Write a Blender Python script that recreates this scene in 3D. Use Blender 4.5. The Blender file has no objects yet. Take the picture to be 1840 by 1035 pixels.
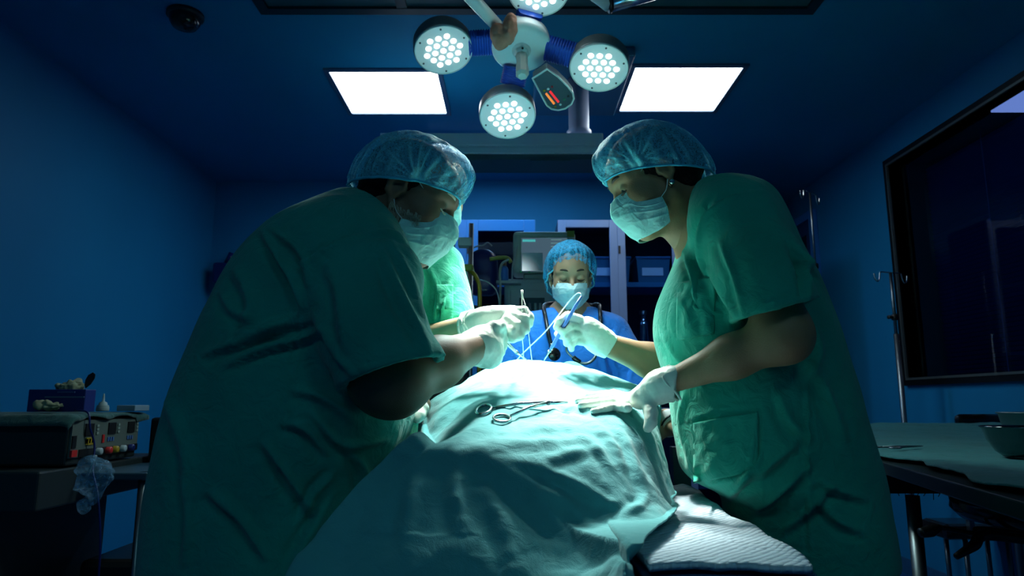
import bpy, math, random
import numpy as np
random.seed(7)
rng = np.random.RandomState(11)
C = bpy.context.scene.collection
PI = math.pi

# ---------------------------------------------------------------- camera model
FPX = 1215.0
PITCH = math.radians(9.58)
CAMZ = 1.12
cP, sP = math.cos(PITCH), math.sin(PITCH)

def W(px, py, Y):
    """point at depth Y seen along the direction of photo coordinate (px, py)"""
    a = (px - 920.0) / FPX
    b = (517.5 - py) / FPX
    d = np.array([a, cP - b * sP, b * cP + sP])
    d = d / d[1] * Y
    return np.array([d[0], d[1], d[2] + CAMZ])

def proj(V):
    V = np.asarray(V, dtype=float)
    x = V[:, 0]; y = V[:, 1]; z = V[:, 2] - CAMZ
    f = y * cP + z * sP
    u = -y * sP + z * cP
    return 920 + FPX * x / f, 517.5 - FPX * u / f

def on_plane(px, py, p0, n):
    d = W(px, py, 1.0) - np.array([0, 0, CAMZ])
    o = np.array([0, 0, CAMZ])
    t = np.dot(np.asarray(p0) - o, n) / np.dot(d, n)
    return o + d * t

# ---------------------------------------------------------------- materials
def srgb(h):
    h = h.lstrip('#')
    v = [int(h[i:i + 2], 16) / 255 for i in (0, 2, 4)]
    return tuple([(c / 12.92 if c <= 0.04045 else ((c + 0.055) / 1.055) ** 2.4) for c in v] + [1.0])

MATS = {}
def mat(name, col, rough=0.6, metal=0.0, bump=None, var=None, emit=None, spec=0.5, sheen=0.0, coat=0.0, weave=None):
    if name in MATS: return MATS[name]
    m = bpy.data.materials.new(name); m.use_nodes = True
    nt = m.node_tree; N = nt.nodes; L = nt.links
    b = N['Principled BSDF']
    if isinstance(col, str): col = srgb(col)
    if len(col) == 3: col = tuple(col) + (1.0,)
    b.inputs['Base Color'].default_value = col
    b.inputs['Roughness'].default_value = rough
    b.inputs['Metallic'].default_value = metal
    b.inputs['Specular IOR Level'].default_value = spec
    if sheen: b.inputs['Sheen Weight'].default_value = sheen
    if coat: b.inputs['Coat Weight'].default_value = coat
    if emit:
        b.inputs['Emission Color'].default_value = tuple(emit[0]) + (1.0,)
        b.inputs['Emission Strength'].default_value = emit[1]
    tc = N.new('ShaderNodeTexCoord')
    if var:
        n = N.new('ShaderNodeTexNoise'); n.inputs['Scale'].default_value = var[0]; n.inputs['Detail'].default_value = 6
        L.new(tc.outputs['Object'], n.inputs['Vector'])
        r = N.new('ShaderNodeValToRGB')
        r.color_ramp.elements[0].position = 0.3; r.color_ramp.elements[1].position = 0.7
        a = var[1]
        r.color_ramp.elements[0].color = tuple(c * (1 - a) for c in col[:3]) + (1,)
        r.color_ramp.elements[1].color = tuple(min(1, c * (1 + a)) for c in col[:3]) + (1,)
        L.new(n.outputs['Fac'], r.inputs['Fac']); L.new(r.outputs['Color'], b.inputs['Base Color'])
    if bump:
        n2 = N.new('ShaderNodeTexNoise'); n2.inputs['Scale'].default_value = bump[0]; n2.inputs['Detail'].default_value = 5
        L.new(tc.outputs['Object'], n2.inputs['Vector'])
        bp = N.new('ShaderNodeBump'); bp.inputs['Strength'].default_value = bump[1]; bp.inputs['Distance'].default_value = bump[2]
        L.new(n2.outputs['Fac'], bp.inputs['Height']); L.new(bp.outputs['Normal'], b.inputs['Normal'])
    MATS[name] = m
    return m

# ---------------------------------------------------------------- objects
def wloc(o):
    v = np.zeros(3)
    while o is not None:
        v = v + np.array(o.location); o = o.parent
    return v

def tag(o, label=None, cat=None, group=None, kind=None):
    if label: o['label'] = label
    if cat: o['category'] = cat
    if group: o['group'] = group
    if kind: o['kind'] = kind
    return o

def empty(name, loc, label, cat, group=None):
    o = bpy.data.objects.new(name, None); C.objects.link(o)
    o.location = tuple(float(v) for v in loc); o.empty_display_size = 0.05
    return tag(o, label, cat, group)

def mk(name, V, F, m, parent=None, smooth=True, bevel=0.0, solid=0.0, sub=0, auto=None):
    V = np.asarray(V, dtype=float).reshape(-1, 3)
    if parent is not None: off = wloc(parent)
    else: off = np.array([V[:, 0].mean(), V[:, 1].mean(), V[:, 2].min()])
    me = bpy.data.meshes.new(name)
    me.from_pydata((V - off).tolist(), [], F if isinstance(F, list) else F.tolist())
    me.update()
    if smooth: me.polygons.foreach_set('use_smooth', [True] * len(me.polygons))
    if m: me.materials.append(m)
    o = bpy.data.objects.new(name, me); C.objects.link(o)
    if parent is not None: o.parent = parent
    else: o.location = tuple(off)
    if solid:
        s = o.modifiers.new('solid', 'SOLIDIFY'); s.thickness = solid; s.offset = 0
    if bevel:
        b = o.modifiers.new('bevel', 'BEVEL'); b.width = bevel; b.segments = 2; b.limit_method = 'ANGLE'
    if sub:
        s = o.modifiers.new('sub', 'SUBSURF'); s.levels = sub; s.render_levels = sub
    return o

class MB:
    def __init__(s): s.v = []; s.f = []
    def add(s, V, F):
        n = len(s.v)
        s.v.extend([tuple(float(c) for c in p) for p in V]); s.f.extend([tuple(int(i) + n for i in q) for q in F]); return s
    def box(s, lo, hi, R=None, c=None):
        x0, y0, z0 = lo; x1, y1, z1 = hi
        V = np.array([(x0, y0, z0), (x1, y0, z0), (x1, y1, z0), (x0, y1, z0), (x0, y0, z1), (x1, y0, z1), (x1, y1, z1), (x0, y1, z1)], float)
        if R is not None:
            c = np.array(c if c is not None else V.mean(0)); V = (V - c) @ np.asarray(R).T + c
        return s.add(V, [(0, 3, 2, 1), (4, 5, 6, 7), (0, 1, 5, 4), (1, 2, 6, 5), (2, 3, 7, 6), (3, 0, 4, 7)])
    def rings(s, R, cap0=True, cap1=True):
        n = len(R[0]); V = [p for r in R for p in r]; F = []
        for i in range(len(R) - 1):
            for j in range(n):
                a = i * n + j; b = i * n + (j + 1) % n
                F.append((a, b, b + n, a + n))
        if cap0: F.append(tuple(range(n))[::-1])
        if cap1: F.append(tuple(range((len(R) - 1) * n, len(R) * n)))
        return s.add(V, F)
    def cyl(s, a, b, r0, r1=None, n=24):
        return s.tube([a, b], [r0, r0 if r1 is None else r1], n)
    def tube(s, P, r, n=10, cap=True):
        P = [np.asarray(p, float) for p in P]
        if np.isscalar(r): r = [r] * len(P)
        R = []; up = None
        for i, p in enumerate(P):
            t = P[min(i + 1, len(P) - 1)] - P[max(i - 1, 0)]
            t = t / (np.linalg.norm(t) + 1e-9)
            if up is None:
                up = np.array([0, 0, 1.0]) if abs(t[2]) < .9 else np.array([1.0, 0, 0])
            u = up - t * np.dot(up, t); u /= (np.linalg.norm(u) + 1e-9); up = u
            w = np.cross(t, u)
            R.append([p + r[i] * (math.cos(k * 2 * PI / n) * u + math.sin(k * 2 * PI / n) * w) for k in range(n)])
        return s.rings(R, cap, cap)
    def lathe(s, c, prof, axis=(0, 0, 1), n=40, cap0=False, cap1=False):
        c = np.asarray(c, float); t = np.asarray(axis, float); t /= np.linalg.norm(t)
        u = np.array([1.0, 0, 0]) if abs(t[0]) < .9 else np.array([0, 1.0, 0])
        u = u - t * np.dot(u, t); u /= np.linalg.norm(u); w = np.cross(t, u)
        R = [[c + t * h + r * (math.cos(k * 2 * PI / n) * u + math.sin(k * 2 * PI / n) * w) for k in range(n)] for r, h in prof]
        return s.rings(R, cap0, cap1)
    def prism(s, P, ext):
        """polygon P (list of 3D points) extruded by the vector ext"""
        P = [np.asarray(p, float) for p in P]; n = len(P); e = np.asarray(ext, float)
        V = P + [p + e for p in P]
        F = [tuple(range(n))[::-1], tuple(range(n, 2 * n))] + [(i, (i + 1) % n, (i + 1) % n + n, i + n) for i in range(n)]
        return s.add(V, F)
    def build(s, name, m, parent=None, **k):
        k.setdefault('smooth', False)
        return mk(name, s.v, s.f, m, parent, **k)

def crv(P, n=8):
    """Catmull-Rom through points"""
    P = [np.asarray(p, float) for p in P]
    Q = [P[0] * 2 - P[1]] + P + [P[-1] * 2 - P[-2]]
    out = []
    for i in range(1, len(Q) - 2):
        for k in range(n):
            t = k / n
            out.append(.5 * ((2 * Q[i]) + (-Q[i - 1] + Q[i + 1]) * t + (2 * Q[i - 1] - 5 * Q[i] + 4 * Q[i + 1] - Q[i + 2]) * t * t + (-Q[i - 1] + 3 * Q[i] - 3 * Q[i + 1] + Q[i + 2]) * t ** 3))
    out.append(P[-1]); return out

def tube(name, P, r, m, parent=None, n=10, sm=8):
    Q = crv(P, sm) if sm else P
    rr = r
    if not np.isscalar(r):
        rr = list(np.interp(np.linspace(0, len(P) - 1, len(Q)), range(len(P)), r))
    return MB().tube(Q, rr, n).build(name, m, parent, smooth=True)

def grid_surface(G, nu, nv):
    """G: (rows, cols, 3) control grid -> smooth (nu, nv, 3)"""
    def up(A, n):
        k = A.shape[0]; Q = np.concatenate([2 * A[:1] - A[1:2], A, 2 * A[-1:] - A[-2:-1]])
        t = np.linspace(0, k - 1 - 1e-6, n); i = t.astype(int); f = (t - i)[:, None, None]
        a, b, c, d = Q[i], Q[i + 1], Q[i + 2], Q[i + 3]
        return .5 * (2 * b + (c - a) * f + (2 * a - 5 * b + 4 * c - d) * f ** 2 + (-a + 3 * b - 3 * c + d) * f ** 3)
    A = up(np.asarray(G, float), nu)
    return up(A.transpose(1, 0, 2), nv).transpose(1, 0, 2)

def grid_faces(nu, nv):
    i, j = np.meshgrid(np.arange(nu - 1), np.arange(nv - 1), indexing='ij')
    a = (i * nv + j).ravel()
    return np.stack([a, a + 1, a + nv + 1, a + nv], 1)

def grid_normals(S):
    du = np.gradient(S, axis=0); dv = np.gradient(S, axis=1)
    n = np.cross(dv, du); n /= (np.linalg.norm(n, axis=2, keepdims=True) + 1e-9)
    return n

# ---------------------------------------------------------------- noise
_H = rng.rand(64, 64, 64).astype(np.float32)
def vnoise(P, s, off=0.0):
    q = np.asarray(P) * s + off + 100.0
    i = np.floor(q).astype(int); f = q - i; f = f * f * (3 - 2 * f)
    i = i % 63
    x, y, z = i[..., 0], i[..., 1], i[..., 2]; fx, fy, fz = f[..., 0], f[..., 1], f[..., 2]
    g = lambda a, b, c: _H[x + a, y + b, z + c]
    l = lambda a, b, t: a + (b - a) * t
    return l(l(l(g(0, 0, 0), g(1, 0, 0), fx), l(g(0, 1, 0), g(1, 1, 0), fx), fy), l(l(g(0, 0, 1), g(1, 0, 1), fx), l(g(0, 1, 1), g(1, 1, 1), fx), fy), fz) - .5

# ---------------------------------------------------------------- signed distance modelling
def smin(a, b, k):
    if k <= 0: return np.minimum(a, b)
    h = np.maximum(k - np.abs(a - b), 0) / k
    return np.minimum(a, b) - h * h * k * .25

class Vol:
    def __init__(s, lo, hi, h):
        s.lo = np.asarray(lo, float); s.h = h
        s.n = np.ceil((np.asarray(hi, float) - s.lo) / h).astype(int) + 1
        s.D = np.full(tuple(s.n), 0.3, np.float32)
    def like(s):
        o = Vol.__new__(Vol); o.lo = s.lo; o.h = s.h; o.n = s.n; o.D = np.full(tuple(s.n), 0.3, np.float32); return o
    def region(s, lo, hi):
        a = np.maximum(np.floor((lo - s.lo) / s.h).astype(int), 0)
        b = np.minimum(np.ceil((hi - s.lo) / s.h).astype(int) + 1, s.n)
        if (b <= a).any(): return None
        sl = tuple(slice(int(x), int(y)) for x, y in zip(a, b))
        g = [(np.arange(x, y, dtype=np.float32) * s.h + o) for x, y, o in zip(a, b, s.lo)]
        return sl, g[0][:, None, None], g[1][None, :, None], g[2][None, None, :]
    def op(s, fn, lo, hi, k, mode='u'):
        pad = max(k, .0) + .03
        r = s.region(np.asarray(lo) - pad, np.asarray(hi) + pad)
        if r is None: return s
        sl, X, Y, Z = r
        d = fn(X, Y, Z).astype(np.float32) if not np.isscalar(fn) else fn
        if mode == 'u': s.D[sl] = smin(s.D[sl], d, k)
        elif mode == 's': s.D[sl] = -smin(-s.D[sl], d, k)
        elif mode == 'i': s.D[sl] = -smin(-s.D[sl], -d, k)
        return s
    def cap(s, a, b, ra, rb=None, k=.02, mode='u'):
        a = np.asarray(a, float); b = np.asarray(b, float); rb = ra if rb is None else rb
        ab = b - a; L = max(ab @ ab, 1e-9)
        def fn(X, Y, Z):
            x, y, z = X - a[0], Y - a[1], Z - a[2]
            h = np.clip((x * ab[0] + y * ab[1] + z * ab[2]) / L, 0, 1)
            return np.sqrt((x - h * ab[0]) ** 2 + (y - h * ab[1]) ** 2 + (z - h * ab[2]) ** 2) - (ra + (rb - ra) * h)
        r = max(ra, rb)
        return s.op(fn, np.minimum(a, b) - r, np.maximum(a, b) + r, k, mode)
    def chain(s, P, R, k=.02, mode='u'):
        for i in range(len(P) - 1): s.cap(P[i], P[i + 1], R[i], R[i + 1], k, mode)
        return s
    def ell(s, c, r, R=None, k=.02, mode='u'):
        c = np.asarray(c, float); r = np.asarray(r, float); R = np.eye(3) if R is None else np.asarray(R)
        def fn(X, Y, Z):
            x, y, z = X - c[0], Y - c[1], Z - c[2]
            q = [x * R[0, i] + y * R[1, i] + z * R[2, i] for i in range(3)]
            k0 = np.sqrt((q[0] / r[0]) ** 2 + (q[1] / r[1]) ** 2 + (q[2] / r[2]) ** 2) + 1e-6
            k1 = np.sqrt((q[0] / r[0] ** 2) ** 2 + (q[1] / r[1] ** 2) ** 2 + (q[2] / r[2] ** 2) ** 2) + 1e-6
            return k0 * (k0 - 1) / k1
        m = np.abs(R) @ r
        return s.op(fn, c - m, c + m, k, mode)
    def slices(s, rows, k=.02, n=2.2, mode='u'):
        """rows: (z, cx, cy, rx, ry) sorted by z"""
        A = np.array(sorted(rows)); zs = A[:, 0]
        zz = np.linspace(zs[0], zs[-1], 240)
        B = [np.interp(zz, zs, A[:, i]) for i in range(1, 5)]
        ker = np.hanning(17); ker /= ker.sum()
        B = [np.convolve(np.pad(b, 8, mode='edge'), ker, 'valid') for b in B]
        def fn(X, Y, Z):
            cx, cy, rx, ry = [np.interp(Z, zz, b) for b in B]
            kk = (np.abs((X - cx) / rx) ** n + np.abs((Y - cy) / ry) ** n) ** (1 / n)
            d = (kk - 1) * np.minimum(rx, ry)
            return np.maximum(d, np.maximum(Z - zs[-1], zs[0] - Z))
        lo = np.array([(A[:, 1] - A[:, 3]).min(), (A[:, 2] - A[:, 4]).min(), zs[0]])
        hi = np.array([(A[:, 1] + A[:, 3]).max(), (A[:, 2] + A[:, 4]).max(), zs[-1]])
        return s.op(fn, lo, hi, k, mode)
    def cut(s, p, nrm, k=.0):
        """remove everything on the side the normal points to"""
        p = np.asarray(p, float); nrm = np.asarray(nrm, float); nrm = nrm / np.linalg.norm(nrm)
        X = (np.arange(s.n[0]) * s.h + s.lo[0])[:, None, None]; Y = (np.arange(s.n[1]) * s.h + s.lo[1])[None, :, None]; Z = (np.arange(s.n[2]) * s.h + s.lo[2])[None, None, :]
        d = ((X - p[0]) * nrm[0] + (Y - p[1]) * nrm[1] + (Z - p[2]) * nrm[2]).astype(np.float32)
        s.D = -smin(-s.D, -d, k) if k else np.maximum(s.D, d)
        return s
    def mesh(s, smooth=2):
        D = s.D.copy()
        D[0], D[-1] = 1, 1; D[:, 0], D[:, -1] = 1, 1; D[:, :, 0], D[:, :, -1] = 1, 1
        I = D < 0
        n = np.array(D.shape) - 1
        cnt = np.zeros(tuple(n), np.int8)
        for a in (0, 1):
            for b in (0, 1):
                for c in (0, 1): cnt += I[a:a + n[0], b:b + n[1], c:c + n[2]]
        act = (cnt > 0) & (cnt < 8)
        idx = np.full(tuple(n), -1, np.int64)
        ijk = np.argwhere(act); idx[act] = np.arange(len(ijk))
        acc = np.zeros((len(ijk), 3)); num = np.zeros(len(ijk))
        i, j, k = ijk.T
        for ax in range(3):
            o1, o2 = [t for t in range(3) if t != ax]
            for u in (0, 1):
                for v in (0, 1):
                    off = [0, 0, 0]; off[o1] = u; off[o2] = v
                    of2 = list(off); of2[ax] = 1
                    d0 = D[i + off[0], j + off[1], k + off[2]]; d1 = D[i + of2[0], j + of2[1], k + of2[2]]
                    c = (d0 < 0) != (d1 < 0)
                    t = np.where(c, d0 / np.where(c, d0 - d1, 1), 0)
                    p = np.tile(np.array(off, float), (len(ijk), 1)); p[:, ax] += t
                    acc += p * c[:, None]; num += c
        V = (ijk + acc / np.maximum(num, 1)[:, None]) * s.h + s.lo
        Fs = []
        for ax in range(3):
            sl0 = [slice(1, -1)] * 3; sl1 = [slice(1, -1)] * 3
            sl0[ax] = slice(0, -1); sl1[ax] = slice(1, None)
            a = I[tuple(sl0)]; b = I[tuple(sl1)]
            for flip, m_ in ((False, a & ~b), (True, ~a & b)):
                e = np.argwhere(m_)
                if not len(e): continue
                base = e.copy(); o1, o2 = [(1, 2), (2, 0), (0, 1)][ax]
                base[:, o1] += 1; base[:, o2] += 1   # grid index of the edge start
                q = []
                for du, dv in ((-1, -1), (0, -1), (0, 0), (-1, 0)):
                    c = base.copy(); c[:, o1] += du; c[:, o2] += dv
                    q.append(idx[c[:, 0], c[:, 1], c[:, 2]])
                q = np.stack(q, 1)
                if flip: q = q[:, ::-1]
                Fs.append(q)
        F = np.concatenate(Fs); F = F[(F >= 0).all(1)]
        a, b, c = V[F[:, 0]], V[F[:, 1]], V[F[:, 2]]; e = V[F[:, 3]]; o = V.mean(0)
        if (np.einsum('ij,ij->i', a - o, np.cross(b - o, c - o)) + np.einsum('ij,ij->i', a - o, np.cross(c - o, e - o))).sum() < 0: F = F[:, ::-1].copy()
        for _ in range(smooth): V = relax(V, F, .5)
        return V, F

def relax(V, F, w):
    e = np.concatenate([F[:, [0, 1]], F[:, [1, 2]], F[:, [2, 3]], F[:, [3, 0]]])
    S = np.zeros_like(V); n = np.zeros(len(V))
    for a, b in ((0, 1), (1, 0)):
        for c in range(3): S[:, c] += np.bincount(e[:, a], V[e[:, b], c], len(V))
        n += np.bincount(e[:, a], minlength=len(V))
    return V * (1 - w) + w * S / np.maximum(n, 1)[:, None]

def vnormals(V, F):
    fn = np.cross(V[F[:, 2]] - V[F[:, 0]], V[F[:, 3]] - V[F[:, 1]])
    N = np.zeros_like(V)
    for q in range(4):
        for c in range(3): N[:, c] += np.bincount(F[:, q], fn[:, c], len(V))
    return N / (np.linalg.norm(N, axis=1, keepdims=True) + 1e-12)

def pl_dist(px, py, poly):
    """signed distance and normalised arc position along a polyline"""
    P = np.asarray(poly, float); seg = np.linalg.norm(np.diff(P, axis=0), axis=1); L = seg.sum(); acc = 0
    best = np.full(px.shape, 1e9); tt = np.zeros(px.shape); sg = np.ones(px.shape)
    for i in range(len(P) - 1):
        a, b = P[i], P[i + 1]; ab = b - a
        h = np.clip(((px - a[0]) * ab[0] + (py - a[1]) * ab[1]) / (ab @ ab), 0, 1)
        dx = px - a[0] - h * ab[0]; dy = py - a[1] - h * ab[1]
        d = np.hypot(dx, dy); m = d < best
        best = np.where(m, d, best); tt = np.where(m, (acc + h * seg[i]) / L, tt)
        sg = np.where(m, np.sign(ab[0] * (py - a[1]) - ab[1] * (px - a[0])), sg)
        acc += seg[i]
    return best * sg, tt

def add_folds(V, N, folds):
    """soft cloth folds: a ridge with a valley beside it, running along each line"""
    px, py = proj(V)
    D = np.zeros(len(V))
    vw = np.array([0, 0, CAMZ]) - V; vw /= np.linalg.norm(vw, axis=1, keepdims=True)
    fr = np.clip((N * vw).sum(1) * 4, 0, 1)
    for poly, w, amp in folds:
        P = np.array(crv([np.array([a, b, 0.]) for a, b in poly], 6))[:, :2]
        s, t = pl_dist(px, py, P)
        env = np.clip(np.sin(np.clip(t, 0, 1) * PI), 0, 1) ** .6
        D += amp * env * (np.exp(-(s / w) ** 2) - .75 * np.exp(-((s - 1.5 * w) / (1.1 * w)) ** 2))
    return V + N * (D * fr)[:, None]

def rot(ax, deg):
    a = math.radians(deg); c, s = math.cos(a), math.sin(a)
    return {'x': np.array([[1, 0, 0], [0, c, -s], [0, s, c]]), 'y': np.array([[c, 0, s], [0, 1, 0], [-s, 0, c]]), 'z': np.array([[c, -s, 0], [s, c, 0], [0, 0, 1]])}[ax]

# ---------------------------------------------------------------- keeping things out of each other
def out_of_box(V, lo, hi, gap=.006):
    """move points that lie inside a box to its nearest face"""
    lo = np.asarray(lo, float) - gap; hi = np.asarray(hi, float) + gap
    m = ((V > lo) & (V < hi)).all(1)
    if m.any():
        P = V[m]; d = np.concatenate([P - lo, hi - P], 1); k = d.argmin(1)
        for i, q in enumerate(k): P[i, q % 3] = lo[q] if q < 3 else hi[q - 3]
        V[m] = P
    return V

def bvh_of(*objs):
    from mathutils.bvhtree import BVHTree
    V = []; F = []
    for o in objs:
        off = wloc(o); n = len(V)
        V += [tuple(np.array(v.co) + off) for v in o.data.vertices]; F += [tuple(i + n for i in p.vertices) for p in o.data.polygons]
    return BVHTree.FromPolygons(V, F)

def clear_of(P, tree, r, reach=.09):
    """points closer than r to a closed surface (or inside it) are moved to distance r outside it"""
    out = []
    for p in P:
        p = np.asarray(p, float); h = tree.find_nearest(tuple(p), reach)
        if h[0] is not None:
            c = np.array(h[0]); n = np.array(h[1]); s = float((p - c) @ n)
            if s < r: p = c + n * r if s < 0 else p + n * (r - s)
        out.append(p)
    return out
# ---------------------------------------------------------------- material set
def cloth(name, col, scale=900, strength=.25, var=.12, rough=.85, sheen=.15, crinkle=.5):
    if name in MATS: return MATS[name]
    m = mat(name, col, rough=rough, sheen=sheen, var=(6, var), spec=.25)
    nt = m.node_tree; N = nt.nodes; L = nt.links; b = N['Principled BSDF']
    tc = N.new('ShaderNodeTexCoord')
    n = N.new('ShaderNodeTexNoise'); n.inputs['Scale'].default_value = scale; n.inputs['Detail'].default_value = 2
    n2 = N.new('ShaderNodeTexNoise'); n2.inputs['Scale'].default_value = 28; n2.inputs['Detail'].default_value = 5
    n2.inputs['Distortion'].default_value = 1.2
    L.new(tc.outputs['Object'], n.inputs['Vector']); L.new(tc.outputs['Object'], n2.inputs['Vector'])
    b1 = N.new('ShaderNodeBump'); b1.inputs['Strength'].default_value = strength; b1.inputs['Distance'].default_value = .002
    b2 = N.new('ShaderNodeBump'); b2.inputs['Strength'].default_value = crinkle; b2.inputs['Distance'].default_value = .012
    L.new(n.outputs['Fac'], b1.inputs['Height']); L.new(n2.outputs['Fac'], b2.inputs['Height'])
    L.new(b2.outputs['Normal'], b1.inputs['Normal']); L.new(b1.outputs['Normal'], b.inputs['Normal'])
    return m

def film(name, col, alpha, rough=.6, mottle=None, streak=False):
    """thin non-woven or film material that shows what lies behind it"""
    if name in MATS: return MATS[name]
    m = bpy.data.materials.new(name); m.use_nodes = True
    nt = m.node_tree; N = nt.nodes; L = nt.links; b = N['Principled BSDF']; out = N['Material Output']
    b.inputs['Base Color'].default_value = srgb(col); b.inputs['Roughness'].default_value = rough
    b.inputs['Specular IOR Level'].default_value = .3
    tr = N.new('ShaderNodeBsdfTransparent'); mx = N.new('ShaderNodeMixShader')
    L.new(tr.outputs[0], mx.inputs[1]); L.new(b.outputs[0], mx.inputs[2]); L.new(mx.outputs[0], out.inputs['Surface'])
    if mottle:
        tc = N.new('ShaderNodeTexCoord'); n = N.new('ShaderNodeTexNoise')
        n.inputs['Scale'].default_value = mottle; n.inputs['Detail'].default_value = 8; n.inputs['Roughness'].default_value = .75
        n.inputs['Distortion'].default_value = 2.0
        L.new(tc.outputs['Object'], n.inputs['Vector'])
        r = N.new('ShaderNodeMapRange'); r.inputs['From Min'].default_value = .38; r.inputs['From Max'].default_value = .66
        r.inputs['To Min'].default_value = alpha - .28; r.inputs['To Max'].default_value = min(1, alpha + .3)
        L.new(n.outputs['Fac'], r.inputs['Value'])
        at = N.new('ShaderNodeAttribute'); at.attribute_name = 'crease'
        ad = N.new('ShaderNodeMath'); ad.operation = 'MULTIPLY_ADD'; ad.inputs[1].default_value = .55; ad.use_clamp = True
        L.new(at.outputs['Fac'], ad.inputs[0]); L.new(r.outputs[0], ad.inputs[2]); L.new(ad.outputs[0], mx.inputs[0])
        cm = N.new('ShaderNodeMix'); cm.data_type = 'RGBA'; c0 = srgb(col); cm.inputs[6].default_value = c0; cm.inputs[7].default_value = (min(1, c0[0] * 1.6 + .1), min(1, c0[1] * 1.35 + .1), min(1, c0[2] * 1.15 + .1), 1)
        L.new(at.outputs['Fac'], cm.inputs[0]); L.new(cm.outputs[2], b.inputs['Base Color'])
        bp = N.new('ShaderNodeBump'); bp.inputs['Strength'].default_value = .35; bp.inputs['Distance'].default_value = .003
        L.new(n.outputs['Fac'], bp.inputs['Height']); L.new(bp.outputs['Normal'], b.inputs['Normal'])
    else: mx.inputs[0].default_value = alpha
    MATS[name] = m
    return m

def skin(name, col, spots=.25):
    if name in MATS: return MATS[name]
    m = mat(name, col, rough=.5, var=(9, spots), bump=(420, .25, .002), spec=.4)
    m.node_tree.nodes['Principled BSDF'].inputs['Subsurface Weight'].default_value = .12
    m.node_tree.nodes['Principled BSDF'].inputs['Subsurface Radius'].default_value = (.012, .005, .003)
    return m

M_SCRUB = cloth('teal_green_cotton', (.003, .27, .23))
M_SCRUB2 = cloth('green_cotton', (.007, .33, .235))
M_SCRUB3 = cloth('bright_green_cotton', (.02, .42, .25))
M_GOWN = cloth('blue_gown_cloth', (.02, .22, .86), rough=.7)
M_DRAPE = cloth('teal_drape_cloth', (.085, .36, .38), scale=600, strength=.35, var=.07, crinkle=.28)
M_TROUSER = cloth('dark_trouser_cloth', (.005, .10, .10))
M_GLOVE = mat('latex_glove', (.70, .78, .70), rough=.42, bump=(260, .3, .0015), var=(60, .05), spec=.45)
M_MASK = cloth('mask_fabric', (.42, .78, .76), scale=1500, strength=.1, var=.03, rough=.75, sheen=0)
M_MASKW = cloth('mask_fabric_pale', (.50, .68, .80), scale=1500, strength=.1, var=.03, rough=.75, sheen=0)
M_CORD = mat('white_elastic', (.75, .8, .75), rough=.6)
M_CAP = film('cap_nonwoven', '#5fcdf0', .50, mottle=120)
M_CAPB = film('cap_nonwoven_blue', '#2aa0dc', .50, mottle=130)
M_BAND = mat('cap_elastic_band', (.03, .42, .62), rough=.8, bump=(300, .5, .002))
M_BANDB = mat('cap_elastic_band_pale', (.12, .55, .75), rough=.8, bump=(300, .5, .002))
M_HAIR = mat('dark_hair', (.012, .010, .010), spec=.08, rough=.8, bump=(200, .8, .004))
M_BROW = mat('brow_hair', (.02, .013, .01), rough=.7)
M_BEARD = mat('greying_beard', (.50, .47, .38), rough=.7)
M_SKIN_D = skin('dark_skin', (.19, .11, .068))
M_SKIN_M = skin('brown_skin', (.32, .19, .10))
M_SKIN_N = skin('tan_skin', (.36, .21, .14))
M_SKIN_L = skin('light_skin', (.52, .36, .22))
M_EYEW = mat('eye_white', (.55, .55, .52), rough=.2)
M_EYED = mat('eye_dark', (.01, .008, .006), rough=.1)
M_STEEL = mat('polished_steel', (.50, .54, .56), rough=.22, metal=1.0)
M_STEELD = mat('dull_steel', (.22, .26, .28), rough=.38, metal=1.0)
M_BLACK = mat('black_plastic', (.008, .009, .010), rough=.4)
M_BLACKV = mat('black_vinyl', (.008, .008, .009), rough=.18)
M_RUBBER = mat('black_rubber_tube', (.006, .010, .022), rough=.35)
M_WHITEP = mat('white_plastic', (.62, .74, .74), rough=.35)
M_GREYP = mat('grey_plastic', (.24, .30, .27), rough=.45)
M_LGREY = mat('light_grey_plastic', (.30, .38, .40), rough=.5)
M_LAMPB = mat('grey_lamp_shell', (.20, .24, .26), rough=.35, metal=.3)
M_LAMPF = mat('lamp_face', (.72, .86, .88), rough=.3)
M_LENS = mat('lamp_lens', (.72, .86, .88), rough=.3, emit=((.60, .95, .95), .16))
M_SCREW = mat('screw_metal', (.14, .17, .18), rough=.4, metal=.7)
M_LED = mat('led_glow', (1, 1, 1), emit=((.90, 1.0, .98), 7.0))
M_CORR = mat('blue_corrugated_rubber', (.008, .07, .45), rough=.35)
M_TAPE = mat('brown_paper_tape', (.42, .20, .13), rough=.75, bump=(60, .5, .006), var=(30, .2))
M_WALL = mat('blue_wall_paint', (.006, .195, .40), rough=.6, var=(1.5, .05), bump=(300, .08, .001), spec=.3)
M_CEIL = mat('blue_ceiling_paint', (.006, .22, .42), rough=.65, var=(1.2, .06), spec=.25)
M_FLOOR = mat('blue_vinyl_floor', (.010, .09, .25), rough=.3, var=(3, .15))
M_PANEL = mat('lit_light_panel', (1, 1, 1), emit=((.85, .95, 1.0), 9.5))
M_PANELD = mat('dim_fill_panel', (1, 1, 1), emit=((.35, .88, 1.0), 4.6))
M_STRIP = mat('fill_strip', (1, 1, 1), emit=((.25, .62, 1.0), 26.0))
M_FRAME = mat('panel_frame_metal', (.10, .16, .26), rough=.4, metal=.5)
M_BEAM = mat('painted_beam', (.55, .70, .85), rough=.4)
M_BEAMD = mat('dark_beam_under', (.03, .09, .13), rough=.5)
M_COL = mat('painted_column', (.30, .38, .56), rough=.35)
M_CABB = mat('blue_cabinet_paint', (.02, .19, .52), rough=.4)
M_CABW = mat('pale_cabinet_metal', (.22, .32, .55), rough=.4, metal=.2)
M_CABI = mat('cabinet_inside', (.006, .03, .08), rough=.6)
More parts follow.
